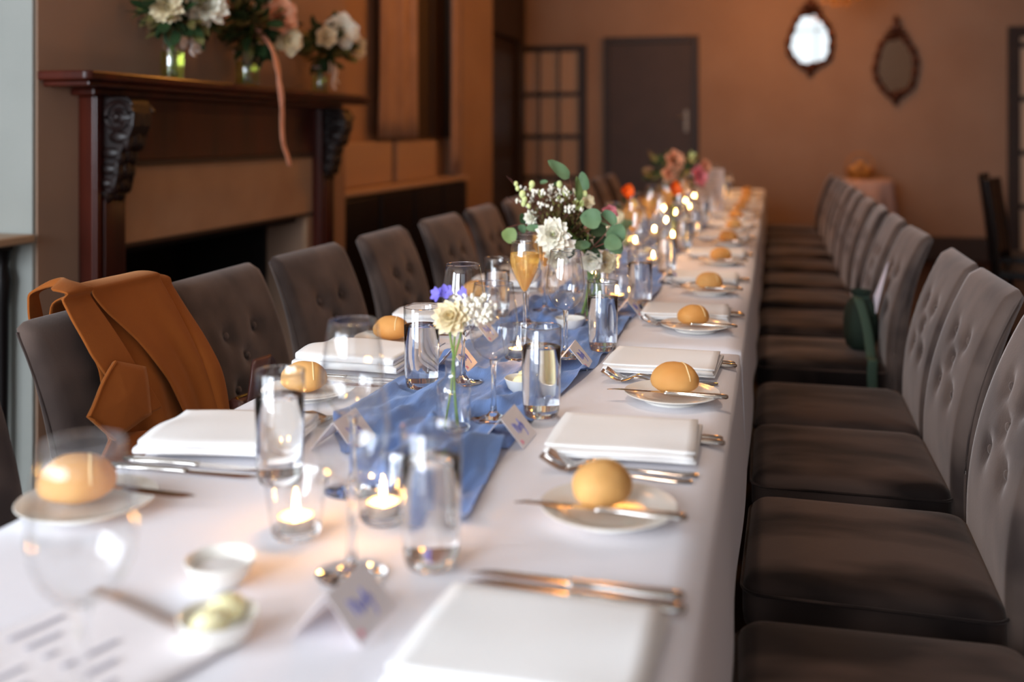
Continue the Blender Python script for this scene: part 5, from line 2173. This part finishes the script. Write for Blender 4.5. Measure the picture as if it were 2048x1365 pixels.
b.build('bag_handle', M['leather'], lb, solid=0.006, offset=0, angle=0)

# ================================================================== green bag and pale paper on the fifth right-hand chair
gb = thing('green_bag', 'dark green drawstring bag sitting on a velvet chair in the right row', 'bag', (0.285, 3.50, 0.492), R(10))
b = MB()
rings = []
for k, (z, r_) in enumerate(((0.0, 0.045), (0.008, 0.058), (0.04, 0.066), (0.09, 0.064), (0.13, 0.056), (0.155, 0.042), (0.168, 0.026), (0.178, 0.030), (0.190, 0.036))):
    ring = []
    for i in range(28):
        a = 2 * pi * i / 28
        f = 1 + 0.10 * sin(a * 2 + z * 12) + (0.04 + 0.12 * min(1, max(0, (z - 0.12) / 0.08))) * sin(a * 7)
        ring.append((r_ * cos(a) * f * 0.8, r_ * sin(a) * f, z))
    rings.append(ring)
b.rings(rings, None, True, False)
b.build('bag_body', M['green_bag'], gb, angle=0)
b = MB()
b.tube([(0.024 * cos(2 * pi * k / 16), 0.027 * sin(2 * pi * k / 16), 0.168) for k in range(17)], 0.004, 6, caps=False)
b.build('drawstring', M['green_strap'], gb)
b = MB()
b.grid(lambda u, t: (-0.02 + (u - 0.5) * 0.03 + 0.008 * sin(t * 6), (-0.03 - 0.20 * min(1, t / 0.62)) , 0.17 - 0.165 * min(1, t / 0.45) ** 1.2 - max(0, (t - 0.66)) * 0.38), 3, 24)
b.build('hanging_strap', M['green_strap'], gb, solid=0.006, offset=0, angle=0)
pp = MB()
pp.add([(0, -0.050, 0.0), (0.0, 0.050, 0.0), (0.012, 0.0, 0.17), (0.006, -0.012, 0.165), (-0.012, -0.01, 0.05)], [(0, 1, 4), (1, 2, 4), (2, 3, 4), (3, 0, 4)])
o = pp.build('folded_paper', M['lilac'], None, smooth=False, solid=0.002)
o.location = (0.325, 3.50, 0.615)
o.rotation_euler = (0, R(12), 0)
tag(o, 'pale lilac folded paper propped behind the dark green bag', 'paper')

# ================================================================== far side table
st = thing('side_table', 'small cloth-covered side table against the far wall behind the last chairs', 'table', (0.80, 9.55, 0))
b = MB()
b.lathe([(0.001, 0.765), (0.24, 0.765), (0.24, 0.785), (0.001, 0.785)], 32)
b.build('tabletop', M['oak'], st)
b = MB()
b.tube([(0, 0, 0), (0, 0, 0.765)], 0.03, 10)
b.lathe([(0.001, 0.0), (0.18, 0.0), (0.18, 0.02), (0.03, 0.05)], 24)
b.build('pedestal', M['leg'], st)
b = MB()
rings = []
for k, (r_, z) in enumerate(((0.001, 0.792), (0.22, 0.792), (0.245, 0.788), (0.255, 0.76), (0.27, 0.60), (0.29, 0.35), (0.31, 0.08))):
    rings.append([((r_ + (0.018 * sin(a * 9) + 0.01 * sin(a * 4 + 1)) * min(1, max(0, (0.78 - z) / 0.3))) * cos(a), (r_ + (0.018 * sin(a * 9) + 0.01 * sin(a * 4 + 1)) * min(1, max(0, (0.78 - z) / 0.3))) * sin(a), z)
                  for a in [2 * pi * i / 72 for i in range(72)]])
b.rings(rings, None, False, False)
o = b.build('table_drape', M['pink_cloth'], st, angle=0)
bk = thing('wicker_basket', 'golden wicker basket with small loaves on the far side table', 'basket', (0.76, 9.48, 0.7925))
b = MB()
for k in range(6):
    r_ = 0.085 + 0.008 * k
    b.tube([(r_ * cos(2 * pi * i / 32), r_ * sin(2 * pi * i / 32), 0.008 + 0.014 * k + 0.002 * (-1) ** i) for i in range(33)], 0.008, 5, caps=False)
b.lathe([(0.001, 0.001), (0.09, 0.001), (0.09, 0.006), (0.001, 0.006)], 24)
b.build('basket_weave', M['wicker'], bk)
b = MB()
b.tube([(0.12 * cos(a), 0.0, 0.085 + 0.15 * sin(a)) for a in [pi * k / 16 for k in range(17)]], 0.007, 6)
b.build('basket_handle', M['wicker'], bk)
for k, (x, y, z) in enumerate(((-0.05, 0, 0.095), (0.05, 0.01, 0.095), (0.0, -0.03, 0.135))):
    o = put(rolls[k % 2], 0.76 + x, 9.48 + y, 0.7925 + z - 0.03, 0.4 * k, 'bread roll in the far wicker basket, %s' % ('left one', 'right one', 'uppermost one')[k], 'bread', 'bread rolls', s=(1.1, 1.1, 1.1))
